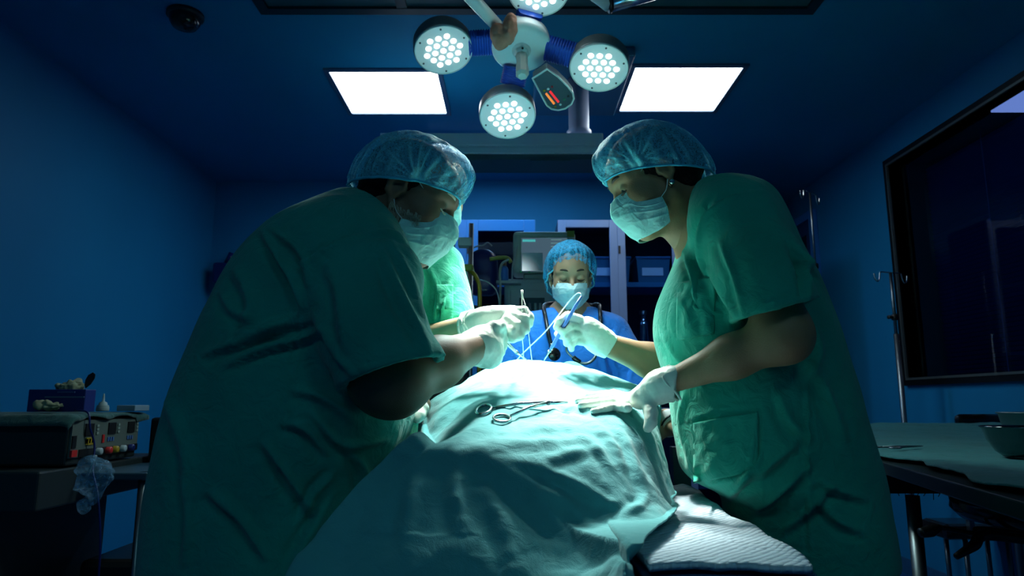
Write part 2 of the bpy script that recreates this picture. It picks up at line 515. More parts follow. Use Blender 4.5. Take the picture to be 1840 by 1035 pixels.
M_SHELF = mat('cabinet_shelf', (.04, .22, .42), rough=.4)
M_NAVY = mat('navy_plastic', (.003, .012, .11), rough=.35)
M_OLIVE = mat('olive_plastic', (.20, .21, .03), rough=.5)
M_YEL = mat('yellow_hose', (.32, .22, .01), rough=.45)
M_PAD = None
M_LINEN = cloth('blue_table_cover', (.02, .10, .22), rough=.5, sheen=0)
M_BROWNY = mat('tissue_paper', (.24, .26, .17), rough=.9)
M_BLUEBOX = mat('dark_blue_card', (.006, .02, .16), rough=.5)
M_PEN = mat('blue_pen_plastic', (.10, .25, .75), rough=.3)
M_WIREW = mat('pale_cable', (.45, .68, .90), rough=.35)
M_RED = mat('red_plastic', (.50, .02, .02), rough=.4)
M_GOLD = mat('gold_chain', (.55, .42, .15), rough=.3, metal=1.0)

def glass(name, tint=(.6, .75, .9), gl=.10):
    if name in MATS: return MATS[name]
    m = bpy.data.materials.new(name); m.use_nodes = True
    nt = m.node_tree; N = nt.nodes; L = nt.links; out = N['Material Output']; N.remove(N['Principled BSDF'])
    tr = N.new('ShaderNodeBsdfTransparent'); tr.inputs[0].default_value = tuple(tint) + (1,)
    g = N.new('ShaderNodeBsdfGlossy'); g.inputs['Roughness'].default_value = .03
    fr = N.new('ShaderNodeFresnel'); fr.inputs['IOR'].default_value = 1.45
    mx = N.new('ShaderNodeMixShader')
    ge = N.new('ShaderNodeNewGeometry'); mu = N.new('ShaderNodeMath'); mu.operation = 'SUBTRACT'; mu.use_clamp = True
    L.new(fr.outputs[0], mu.inputs[0]); L.new(ge.outputs['Backfacing'], mu.inputs[1])
    L.new(mu.outputs[0], mx.inputs[0]); L.new(tr.outputs[0], mx.inputs[1]); L.new(g.outputs[0], mx.inputs[2]); L.new(mx.outputs[0], out.inputs['Surface'])
    MATS[name] = m; return m
M_GLASS = glass('window_glass')
# ---------------------------------------------------------------- people
def V3(*a): return np.array(a, float)

class Head:
    """local frame: x towards the face, y to the person's left, z up; origin between the ears"""
    def __init__(s, t, R, sc=1.0):
        s.t = np.asarray(t, float); s.R = R; s.sc = sc
    def w(s, *p): return s.t + s.R @ (np.array(p, float) * s.sc)
    def W(s, A): return (np.asarray(A, float) * s.sc) @ s.R.T + s.t
    def sdf(s, v, detail=True, closed=True):
        w, R, k = s.w, s.R, s.sc
        E = lambda c, r, kk=.02, mode='u': v.ell(w(*c), np.array(r) * k, R, kk * k, mode)
        K = lambda a, b, ra, rb, kk=.02, mode='u': v.cap(w(*a), w(*b), ra * k, rb * k, kk * k, mode)
        E((-.012, 0, .045), (.096, .074, .083), .02)
        E((.03, 0, .045), (.060, .062, .062), .03)
        E((.028, 0, -.025), (.058, .058, .078), .03)
        for y in (-1, 1):
            K((-.002, y * .050, -.045), (.062, y * .014, -.088), .018, .017, .03)
            E((.058, y * .040, -.018), (.024, .022, .024), .03)
        E((.074, 0, -.090), (.020, .022, .018), .02)
        E((.078, 0, -.058), (.018, .024, .016), .015)
        if detail:
            for y in (-1, 1):
                E((.096, y * .032, .014), (.015, .019, .013), .014, 's')
                K((.084, y * .014, .034), (.066, y * .050, .033), .008, .006, .014)
                E((.0755, y * .032, .014), (.0125, .0150, .0120), .003)
                E((.098, y * .012, -.026), (.012, .008, .008), .008)
                # ears: a helix rim round a shallow bowl, lobe below
                rim = [(-.006, y * .072, -.022), (-.020, y * .082, -.006), (-.022, y * .086, .014), (-.010, y * .085, .027), (.006, y * .079, .022), (.008, y * .074, .006)]
                for q in range(5): K(rim[q], rim[q + 1], .0045, .0045, .004)
                E((-.008, y * .074, .004), (.014, .007, .020), .008)
                E((-.003, y * .075, -.026), (.008, .006, .009), .006)
            K((.084, 0, .024), (.110, 0, -.020), .0075, .0110, .012)
            E((.108, 0, -.022), (.011, .012, .010), .008)
            K((.088, -.018, -.054), (.088, .018, -.054), .0055, .0055, .006)
            K((.087, -.014, -.064), (.087, .014, -.064), .0060, .0060, .006)

def cap_mesh(h, parent, front=.062, nape=-.028, r=(.118, .096, .112), back=1.0, pleat=.004, band=None, material=None, xc=-.012, ruffle=26, seed=0, top=1.0, temple=None, bun=None):
    nu, nv = 80, 380
    S = np.zeros((nu, nv, 3)); T = np.linspace(0.02, 1, nu)[:, None]; A = (np.arange(nv) / nv * 2 * PI)[None, :]
    th = T * math.radians(113)
    rad = np.sin(th); zz = np.cos(th)
    zb = math.cos(math.radians(113))
    x = np.cos(A) * rad * r[0]; y = np.sin(A) * rad * r[1] + 0 * x
    x = np.where(x < 0, x * back, x)
    z = np.where(zz > 0, zz * r[2] * top, zz / abs(zb) * .045)
    slope = (front - nape) / (2 * r[0])
    zc = (front + nape) / 2 + .045
    z = z + zc + (x) * slope * T
    g = T ** 3 * np.where(T > .94, .35, 1)
    ph = A * ruffle + 2.0 * np.sin(A * 3 + seed) + 1.3 * np.sin(A * 7 + seed * 2)
    d = pleat * (np.sin(ph) * g + .5 * np.sin(ph * .5 + 1) * T ** 1.5)
    P = np.stack([x + xc, y, z + 0 * x], 2)
    if bun is not None:
        bc, br, amp = bun
        q = np.exp(-((P[..., 0] - bc[0]) ** 2 + (P[..., 1] - bc[1]) ** 2 + (P[..., 2] - bc[2]) ** 2) / br ** 2)
        P[..., 0] -= q * amp
    nrm = np.stack([x / r[0] ** 2, y / r[1] ** 2, (z - zc) / r[2] ** 2], 2); nrm /= np.linalg.norm(nrm, axis=2, keepdims=True) + 1e-9
    d = d + .006 * vnoise(P, 22, seed) * np.clip(T * 2, 0, 1) + .003 * vnoise(P, 60, seed)
    fiber = np.clip(np.sin(ph) * .5 + .5, 0, 1) ** 5 * g * .55
    if temple is not None:   # creases gathered at a point above each temple
        for sgn in (-1, 1):
            dx = (P[..., 0] - temple[0]); dz = (P[..., 2] - temple[1])
            ang = np.arctan2(dx, dz); dist = np.hypot(dx, dz)
            side = np.clip(P[..., 1] * sgn / .05, 0, 1)
            w = np.exp(-((dist - .045) / .05) ** 2) * side * np.clip(dist / .02, 0, 1)
            rg = (.5 + .5 * np.cos(ang * 17 + 1.6 * np.sin(ang * 5 + seed) + 22 * (dist - .05) * np.sin(ang * 2.3))) ** 5
            up = np.clip(np.cos(ang * .62) * 1.3, 0, 1)
            c = rg * side * up * np.exp(-(dist / .062) ** 2) * np.clip((dist - .004) / .02, 0, 1)
            fiber = np.maximum(fiber, c * 1.25); fiber = np.maximum(fiber, .9 * side * np.exp(-(dist / .017) ** 2))
            d = d + .0030 * c - .005 * np.exp(-(dist / .020) ** 2) * side
    P = P + nrm * d[..., None]
    V = h.W(P.reshape(-1, 3))
    F = []
    for i in range(nu - 1):
        for j in range(nv):
            j2 = (j + 1) % nv; F.append((i * nv + j, (i + 1) * nv + j, (i + 1) * nv + j2, i * nv + j2))
    F.append(tuple(range(nv)))
    o = mk('surgical_cap', V, F, material or M_CAP, parent)
    at_ = o.data.attributes.new('crease', 'FLOAT', 'POINT'); at_.data.foreach_set('value', np.clip(fiber, 0, 1).ravel().astype(np.float32))
    rim = h.W(P[-1]); rim = [rim[i] for i in range(0, nv, 2)]; rim.append(rim[0]); rim.append(rim[1])
    b = MB().tube(rim, .0028, 8, cap=False).build('elastic_band', band or M_BAND, o, smooth=True)
    return o

def hair_mesh(h, parent, back=1.0, zlow=-.035, grow=.010, bun=None, material=None):
    v = Vol(h.t - .24, h.t + .24, .004)
    v.ell(h.w(-.012, 0, .046), np.array([(.098 + grow) , .075 + grow, .084 + grow]) * h.sc, h.R, 0)
    v.ell(h.w(-.055, 0, -.005), np.array([.045 + grow, .056 + grow, .060]) * h.sc, h.R, .03)
    if bun: v.ell(h.w(*bun[0]), np.array(bun[1]) * h.sc, h.R, .03)
    # hairline: keep what lies above and behind the plane from forehead to nape
    v.cut(h.w(.088, 0, .085), h.R @ np.array([1, 0, -.45]))
    v.cut(h.w(0, 0, zlow), h.R @ np.array([.45, 0, -1.0]), .01)
    V, F = v.mesh(2)
    V = V + vnormals(V, F) * (vnoise(V, 90) * .004)[:, None]
    return mk('hair', V, F, material or M_HAIR, parent)

def mask_mesh(h, parent, material, loops=True, drop=0.0, taper=(1, 1, 1, .94, .86), straight=False):
    nu, nv = 44, 90
    H = [  # half rows, centre to side: top edge, then down to the bottom edge
        [(.116, 0, .003), (.103, .020, .006), (.077, .044, .004), (.078, .054, -.026), (.054, .063, -.040), (.027, .0675, -.046)],
        [(.127, 0, -.018), (.115, .022, -.016), (.092, .046, -.022), (.080, .056, -.038), (.056, .065, -.052), (.028, .0690, -.057)],
        [(.127, 0, -.036), (.116, .026, -.038), (.096, .048, -.046), (.077, .058, -.056), (.054, .066, -.066), (.029, .0695, -.070)],
        [(.116, 0, -.064), (.109, .026, -.066), (.092, .048, -.072), (.074, .060, -.078), (.054, .0665, -.083), (.032, .0690, -.086)],
        [(.098, 0, -.100), (.092, .024, -.102), (.079, .044, -.105), (.066, .056, -.106), (.052, .064, -.105), (.036, .0670, -.102)]]
    if straight: H[0] = [(.113, 0, -.004), (.104, .020, -.003), (.088, .044, -.005), (.072, .058, -.010), (.055, .065, -.016), (.036, .0680, -.022)]; H[1] = [(.126, 0, -.020), (.115, .022, -.020), (.094, .046, -.022), (.078, .058, -.026), (.056, .066, -.032), (.034, .0690, -.038)]
    H = [[(x, y * k, z) for x, y, z in r] for r, k in zip(H, taper)]
    G = [[(x, -y, z) for x, y, z in r[:0:-1]] + list(r) for r in H]
    S = grid_surface(G, nu, nv)
    n = grid_normals(S); c = S.mean((0, 1)) - V3(.06, 0, 0)
    n *= np.sign(((S - c) * n).sum(2, keepdims=True))
    u = np.linspace(-1, 1, nv)
    t = np.linspace(0, 1, nu)[:, None]; a = np.abs(u)[None, :]
    saw = np.zeros((nu, 1))
    for p in (.26, .50, .72): saw += np.clip(1 - np.abs(t - p) / .03, 0, 1) * .0020
    d = saw * (.4 + .6 * a) + .005 * vnoise(S, 38, 5) + .0020 * vnoise(S, 120, 9) + .0022 * np.sin(a * 13 + 5 * t) * (1 - a) * (a > .15)
    S = S + n * d[..., None]; S[..., 2] -= drop
    o = mk('face_mask', h.W(S.reshape(-1, 3)), grid_faces(nu, nv), material, parent, solid=.0012)
    for e in (S[0], S[-1], S[:, 0], S[:, -1]): MB().tube([h.w(*p) for p in e[::2]], .0009, 6).build('mask_edge', material, o, smooth=True)
    if loops:
        for sg in (-1, 1):
            a_ = H[0][2]; b_ = H[0][5]
            tube('ear_loop', [h.w(a_[0] - .002, sg * (a_[1] + .003), a_[2]), h.w(.040, sg * .067, .026), h.w(.012, sg * .080, .046)], .0010, M_CORD, o, 6)
            tube('ear_loop', [h.w(b_[0] + .002, sg * (b_[1] + .001), b_[2]), h.w(.012, sg * .074, -.036), h.w(.000, sg * .079, -.018)], .0010, M_CORD, o, 6)
    return o

def brows(h, parent, m=None, low=False, ball=True):
    for sg in (-1, 1):
        P = [h.w(.0930, sg * .013, .0385), h.w(.0905, sg * .026, .0435), h.w(.0810, sg * .040, .0425), h.w(.068, sg * .052, .032)]
        tube('eyebrow', P, [.0024, .0042, .0034, .001], m or M_BROW, parent, 6)
        P = [h.w(.0875, sg * .019, .0070), h.w(.0910, sg * .026, .0035), h.w(.0900, sg * .035, .0030), h.w(.0825, sg * .0465, .0070)]
        tube('eyelashes', P, [.0008, .0022, .0024, .0012], m or M_BROW, parent, 6)
        if not ball: continue
        # a slit of the eye under the lowered lid
        e = MB().lathe(h.w(.0800, sg * .0320, .0095), [(.0001, .0094), (.005, .008), (.0085, .004), (.0095, 0), (.008, -.004), (.0001, -.0094)], axis=h.R @ V3(1, sg * .2, -.25), n=16)
        e.build('eye', M_EYED, parent, smooth=True)

def glove_fix(v, h=0): return v

def finish_glove(v, parent, name='surgical_glove', lab=None, m=None, amp=.0012, keep=None):
    V, F = v.mesh(2)
    N = vnormals(V, F)
    V = V + N * (vnoise(V, 140) * amp + vnoise(V * np.array([1, 1, .4]), 60, 3) * amp * 1.2)[:, None]
    if keep is not None: 
        for _ in range(2): V = np.array(clear_of(V, keep, .0028, .04))
    o = mk(name, V, F, m or M_GLOVE, parent)
    if lab: o['label'] = lab
    return o

def rows_px(rows, Y):
    out = []
    for py, xl, xr, ry in rows:
        a = W(xl, py, 1.0)[0]; b = W(xr, py, 1.0)[0]
        cx = (a + b) / 2 * Y; rx = (b - a) / 2 * Y
        for _ in range(30):      # the outline rays are tangent to the cross-section
            l = math.sqrt(rx * rx + (a * ry) ** 2); r = math.sqrt(rx * rx + (b * ry) ** 2)
            e1 = (cx - a * Y) - l; e2 = (b * Y - cx) - r
            cx += -(e1 - e2) * .5; rx = max(.01, rx + (e1 + e2) * .5)
        out.append((W(xl, py, Y - .4 * ry)[2], cx, Y, rx, ry))
    return out

def shirt(parent, v, folds, m, name='scrub_top', amp=.004, seed=0, smooth=2, keep=None):
    V, F = v.mesh(smooth)
    N = vnormals(V, F)
    V = add_folds(V, N, [(a, b * .85, c * 1.3) for a, b, c in folds])
    N = vnormals(V, F)
    q = V * np.array([1.0, 1.0, .45])
    V = V + N * (vnoise(q, 14, seed) * amp * 1.6 + vnoise(q, 31, seed + 3) * amp)[:, None]
    if keep is not None: V = np.array(clear_of(V, keep, .006, .03))
    return mk(name, V, F, m, parent)

def legs(parent, xc, yc, spread, facing, zt, m=M_TROUSER, r=.095):
    """trousers and shoes below the tunic; facing is +1 / -1 along x, or 0 towards the camera"""
    v = Vol((xc - .32, yc - .34, 0), (xc + .32, yc + .34, zt + .02), .010)
    for s in (-1, 1):
        if facing: a = V3(xc, yc + s * spread, zt - r); b = V3(xc + .02 * facing, yc + s * spread, .09)
        else: a = V3(xc + s * spread, yc, zt - r); b = V3(xc + s * spread, yc - .01, .09)
        mid = (a + b) / 2
        v.cap(a, mid, r, r * .72, .03); v.cap(mid, b, r * .72, r * .62, .03)
    v.cut((0, 0, .07), (0, 0, -1))
    V, F = v.mesh(1); mk('trousers', V + vnormals(V, F) * (vnoise(V * [1, 1, .3], 18) * .012)[:, None], F, m, parent)
    for s in (-1, 1):
        f = V3(facing, 0, 0) if facing else V3(0, -1, 0)
        c = V3(xc, yc + s * spread, 0) if facing else V3(xc + s * spread, yc, 0)
        v = Vol(c - .2, c + V3(.2, .2, .16), .006)
        v.ell(c + f * .06 + V3(0, 0, .035), np.abs(f) * .135 + (1 - np.abs(f)) * V3(.045, .045, 0) + V3(0, 0, .045), None, .02)
        v.cap(c + V3(0, 0, .05), c + V3(0, 0, .10), .045, .045, .03)
        v.cut((0, 0, .004), (0, 0, -1))
        V, F = v.mesh(1); mk('shoe', V, F, M_BLACK, parent)

# ================================================================ patient
def build_patient(DT):
    p = empty('person', (.08, 1.5, .935), 'patient lying on the operating table, hidden under the teal drape except one bare arm', 'person')
    v = Vol((-.45, .95, .90), (.72, 2.45, 1.26), .008)
    v.ell((.08, 1.74, 1.005), (.15, .24, .085), None, .03)      # belly and chest
    v.ell((.08, 1.92, .985), (.17, .12, .070), None, .05)
    v.ell((.08, 2.07, .985), (.070, .085, .080), None, .03)       # head
    v.cap((.08, 1.98, .985), (.08, 2.06, .985), .050, .055, .03)
    for s in (-1, 1):
        v.cap((.08 + s * .075, 1.55, .975), (.08 + s * .05, 1.32, .945), .050, .022, .04)
    # arm away from the camera's left: out to the side over the arm board
    v.cap((.20, 1.90, .985), (.36, 1.90, 1.035), .05, .042, .04)
    v.cap((.36, 1.90, 1.035), W(1198, 757, 1.90), .042, .032, .03)
    hx = W(1213, 768, 1.87)
    v.cap(W(1198, 757, 1.90), hx, .030, .024, .02)
    for q in range(4):
        b = hx + V3(-.02 + q * .018, -.03, .0)
        v.chain([hx + V3(-.015 + q * .012, 0, 0), b, b + V3(.004, -.035, -.012)], [.010, .0085, .007], .008)
    v.cap((-.04, 1.90, .97), (-.08, 1.70, .955), .038, .030, .04)
    v.cap((-.08, 1.70, .955), (-.06, 1.52, .950), .034, .024, .03)
    for q in range(4): v.chain([(-.06 + q * .018 - .03, 1.50, .948), (-.06 + q * .018 - .03, 1.46, .945), (-.06 + q * .018 - .03, 1.43, .94)], [.010, .009, .007], .01)
    V, F = v.mesh(2)
    # everything except the bare arm lies just under the cloth
    for i, q in enumerate(V):
        if q[0] > .47: continue
        h = DT.ray_cast((q[0], q[1], 1.6), (0, 0, -1))
        if h[0] is not None and q[2] > h[0][2] - .012: V[i, 2] = h[0][2] - .012
    mk('body', V, F, M_SKIN_L, p)
    # white dressing and monitor cuff strap at the wrist
    c0, c1 = W(1196, 755, 1.903), W(1210, 767, 1.877)
    o = MB().tube([c0 + (c1 - c0) * t for t in (0, .3, .6, 1)], [.036, .0375, .037, .034], 20).build('wrist_bandage', mat('bandage', (.8, .85, .85), rough=.9), p, smooth=True)
    o['label'] = 'white bandage'
    d = (c1 - c0); e = c0 + d * .75
    MB().tube([e, e + d * .10], [.039, .039], 20).build('cuff_strap', M_RUBBER, p, smooth=True)
    return p

# ================================================================ left surgeon
def build_left_surgeon(DT):
    Y0 = 1.50
    p = empty('person', (-.52, Y0, 0), 'heavy-set person at left in dark teal scrubs, bending over the table with a needle holder', 'person')
    R = rot('y', 24) @ rot('z', -4)
    h = Head(W(731, 366, 1.47), R, 1.10)
    v = hv = Vol(h.t - V3(.22, .2, .26), h.t + V3(.24, .2, .25), .003)
    h.sdf(v)
    v.cap(h.w(-.035, 0, -.03), W(668, 425, 1.48), .062, .085, .03)
    v.ell(h.w(.025, -.0, -.078), (.05, .05, .030), R, .04)    # soft double chin
    V1, F1 = v.mesh(2)
    # trunk and arms
    v = Vol((-.92, 1.08, .55), (.12, 1.90, 1.72), .006)
    v.cap(W(690, 400, 1.48), W(610, 465, 1.49), .060, .085, .03)
    v.cap(W(618, 490, 1.49), W(575, 600, 1.5), .095, .13, .05)
    v.cap(W(575, 600, 1.5), W(530, 820, 1.5), .13, .15, .05)
    v.cap(W(610, 470, 1.40), W(640, 520, 1.30), .09, .075, .05)
    el = W(708, 686, 1.28); wr = W(866, 617, 1.50)
    v.cap(W(640, 520, 1.30), el, .072, .062, .04)
    v.ell(W(692, 690, 1.275), (.070, .060, .055), None, .03)
    v.cap(el, el + (wr - el) * .45, .060, .050, .03)
    v.cap(el + (wr - el) * .45, wr, .050, .031, .03)
    # other arm, behind: elbow bent, hand resting by the drape
    el2 = W(690, 665, 1.70); wr2 = W(752, 728, 1.64)
    v.cap(W(640, 500, 1.66), el2, .065, .05, .04); v.cap(el2, wr2, .05, .03, .03)
    V2, F2 = v.mesh(2)
    mk('body', np.concatenate([V1, V2]), np.concatenate([F1, F2 + len(V1)]), M_SKIN_D, p)
    # clothes
    v = Vol((-1.00, 1.06, .42), (.10, 1.96, 1.66), .006)
    rows = [(346, 612, 662, .05), (352, 590, 688, .085), (365, 556, 712, .12), (382, 520, 728, .155), (402, 486, 738, .19), (430, 454, 742, .215), (465, 422, 742, .225),
            (500, 399, 738, .23), (550, 374, 735, .235), (600, 352, 735, .24), (650, 331, 740, .245), (700, 312, 744, .25), (745, 297, 744, .25),
            (780, 288, 736, .25), (820, 278, 720, .25), (860, 270, 704, .245), (900, 263, 696, .24), (960, 255, 694, .24), (1040, 249, 694, .24), (1150, 244, 694, .24)]
    v.slices(rows_px(rows, Y0), 0, 2.3)
    a = W(606, 470, 1.36); b = W(668, 590, 1.265); c = W(712, 690, 1.25); d = c + (c - b) * .5
    v.chain([a, b], [.110, .097], .05); v.chain([b, c, d], [.097, .098, .098], .02)
    v.cap(W(640, 440, 1.42), W(688, 500, 1.32), .085, .08, .05)
    # hem of the sleeve
    hemp = W(706, 671, 1.25); hn = W(706, 671, 1.25) - W(684, 596, 1.255)
    # far sleeve
    v.cap(W(640, 470, 1.64), W(690, 610, 1.70), .10, .085, .05)
    # remove sleeve beyond the hem, only round the arm
    sv = v.like()
    sv.chain([b + (c - b) * .55, c, d + (c - b)], [.14, .14, .14], 0)
    X = (np.arange(v.n[0]) * v.h + v.lo[0])[:, None, None]; Yg = (np.arange(v.n[1]) * v.h + v.lo[1])[None, :, None]; Z = (np.arange(v.n[2]) * v.h + v.lo[2])[None, None, :]
    hn = hn / np.linalg.norm(hn)
    half = -((X - hemp[0]) * hn[0] + (Yg - hemp[1]) * hn[1] + (Z - hemp[2]) * hn[2])
    kill = np.maximum(sv.D, half)
    # the trunk itself must survive the cut
    tv = v.like(); tv.slices(rows_px(rows, Y0), 0, 2.3)
    v.D = np.minimum(np.maximum(v.D, -kill), tv.D)
    # hollow cuff and the opening at the neck
    v.chain([b + (c - b) * .62, c, d], [.080, .088, .09], .0, 's')
    v.cap(W(700, 395, 1.48), h.w(.0, 0, -.02), .072, .07, .012, 's')
    v.cap(h.w(0, 0, 0), h.w(.05, 0, -.13), .075, .07, .01, 's')
    v.slices([(.40, -.50, 1.5, .24, .2), (.60, -.50, 1.5, .22, .19), (.66, -.5, 1.5, .05, .05)], 0, 2.3, 's')
    folds = [([(655, 420), (600, 440), (545, 478), (528, 500)], 5, .006), ([(655, 420), (700, 418), (742, 440)], 5, .005),
             ([(470, 410), (505, 470), (528, 505), (545, 560)], 9, .014), ([(478, 405), (540, 455), (556, 520)], 8, .008),
             ([(360, 640), (430, 615), (500, 590), (560, 575)], 9, .014), ([(400, 660), (470, 628), (540, 610), (580, 590)], 8, .012),
             ([(420, 600), (480, 590), (545, 560)], 9, .009), ([(590, 470), (610, 540), (620, 640)], 14, .008), ([(680, 440), (715, 520), (750, 590), (775, 640)], 10, .009),
             ([(700, 430), (740, 510), (762, 580)], 7, .006), ([(560, 560), (600, 630), (640, 680)], 10, .008), ([(625, 660), (700, 645), (785, 628)], 4, -.003),
             ([(540, 540), (535, 640), (515, 740), (480, 900)], 4, .004), ([(560, 740), (600, 790), (640, 800), (700, 790)], 9, .010), ([(620, 800), (650, 840), (660, 900)], 10, .011),
             ([(470, 790), (520, 860), (570, 930)], 11, .012), ([(370, 880), (430, 930), (480, 1010)], 12, .012), ([(330, 850), (340, 930), (330, 1020)], 12, .010),
             ([(600, 880), (560, 950), (520, 1020)], 10, .010), ([(500, 760), (545, 770), (590, 820)], 9, .010), ([(520, 700), (580, 715), (640, 760)], 10, .009),
             ([(600, 850), (560, 890), (540, 940)], 8, .010), ([(290, 700), (330, 800), (340, 900)], 16, .010), ([(420, 480), (450, 540), (440, 600)], 14, .012), ([(395, 520), (420, 560), (480, 585)], 10, .008)]
    o = shirt(p, v, folds, M_SCRUB, amp=.0035)
    legs(p, -.50, 1.5, .12, 1, .66, r=.12)
    # head gear
    hair_mesh(h, p, zlow=-.03, grow=.004)
    cap_mesh(h, p, front=.052, nape=-.018, r=(.118, .103, .086), pleat=.004, back=1.04, xc=-.010, seed=1, temple=(.030, .030))
    mask_mesh(h, p, M_MASK)
    brows(h, p, M_BEARD)
    # short grey beard along the jaw
    b = MB(); r_ = random.Random(3)
    for i in range(2200):
        t = r_.random(); u = r_.random()
        x = -.004 + .062 * t; z = -.022 - .075 * u * (1 - .15 * t)
        for q in range(60):
            y = -.095 + q * .0015; pt = h.w(x, y, z); ii = np.round((pt - hv.lo) / hv.h).astype(int)
            if hv.D[tuple(ii)] < .001: break
        if q > 50: continue
        a = h.w(x, y + .002, z); e = h.w(x + .003 + .005 * r_.random(), y - .0035, z - .007 - .005 * r_.random())
        b.tube([a, e], [.00045, .0002], 3)
    b.build('beard', M_BEARD, p)
    # gloved hand holding the needle holder (nearer hand)
    v = Vol(W(868, 620, 1.53) - .12, W(868, 620, 1.53) + .12, .0022)
    Yh = 1.51
    fa = wr - el; fa /= np.linalg.norm(fa)
    v.cap(W(846, 626, 1.475), W(866, 618, 1.50), .0375, .0350, .0)               # cuff
    v.cap(W(866, 618, 1.50), W(884, 606, 1.53), .034, .027, .03)                    # back of the hand
    v.ell(W(876, 634, 1.51), (.028, .028, .030), None, .03)
    v.ell(W(884, 642, 1.51), (.018, .022, .020), None, .02)                         # heel of the hand
    # thumb on top of the instrument
    v.chain([W(874, 602, 1.49), W(888, 588, 1.50), W(899, 585, 1.52), W(905, 593, 1.54)], [.016, .0125, .011, .0095], .010)
    # four fingers curled round it on the far side
    for k, (fx, fy) in enumerate(((897, 592), (899, 605), (897, 617), (893, 628))):
        v.chain([W(880, 606 + k * 8, 1.535), W(fx, fy, 1.545), W(fx + 6, fy + 6, 1.552), W(fx - 2, fy + 13, 1.553)], [.012, .0108, .0098, .0088 - k * .0004], .006)
    v.cut(W(842, 629, 1.47), -fa)
    v.chain([W(893, 603, 1.56), W(928, 633, 1.66)], [.0048, .0055], 0, 's'); v.chain([W(893, 597, 1.575), W(914, 617, 1.62), W(928, 633, 1.66)], [.0048, .0050, .0055], 0, 's')
    finish_glove(v, p, lab='glove of the hand gripping the needle holder')
    rr = [W(842, 628, 1.47) + .0375 * (math.cos(t) * np.cross(fa, [0, 0, 1.]) / np.linalg.norm(np.cross(fa, [0, 0, 1.])) + math.sin(t) * np.cross(np.cross(fa, [0, 0, 1.]), fa)) for t in np.linspace(0, 2 * PI, 30)]
    tube('glove_cuff', rr, .0022, M_GLOVE, p, 6, 1)
    # resting hand, mostly hidden
    v = Vol(wr2 - .12, wr2 + .14, .003)
    v.cap(wr2 - .03 * (wr2 - el2) / np.linalg.norm(wr2 - el2), W(752, 734, 1.63), .034, .026, .02)
    for k in range(4):
        v.chain([W(750, 736, 1.63 - k * .018), W(757 - k, 746, 1.61 - k * .018), W(753 - k, 755, 1.60 - k * .018)], [.011, .0095, .008], .008)
    v.chain([W(744, 732, 1.60), W(742, 744, 1.56), W(745, 751, 1.55)], [.013, .011, .009], .01)
    finish_glove(v, p, lab='glove of the resting hand, nearly hidden by the elbow', keep=DT)
    return p

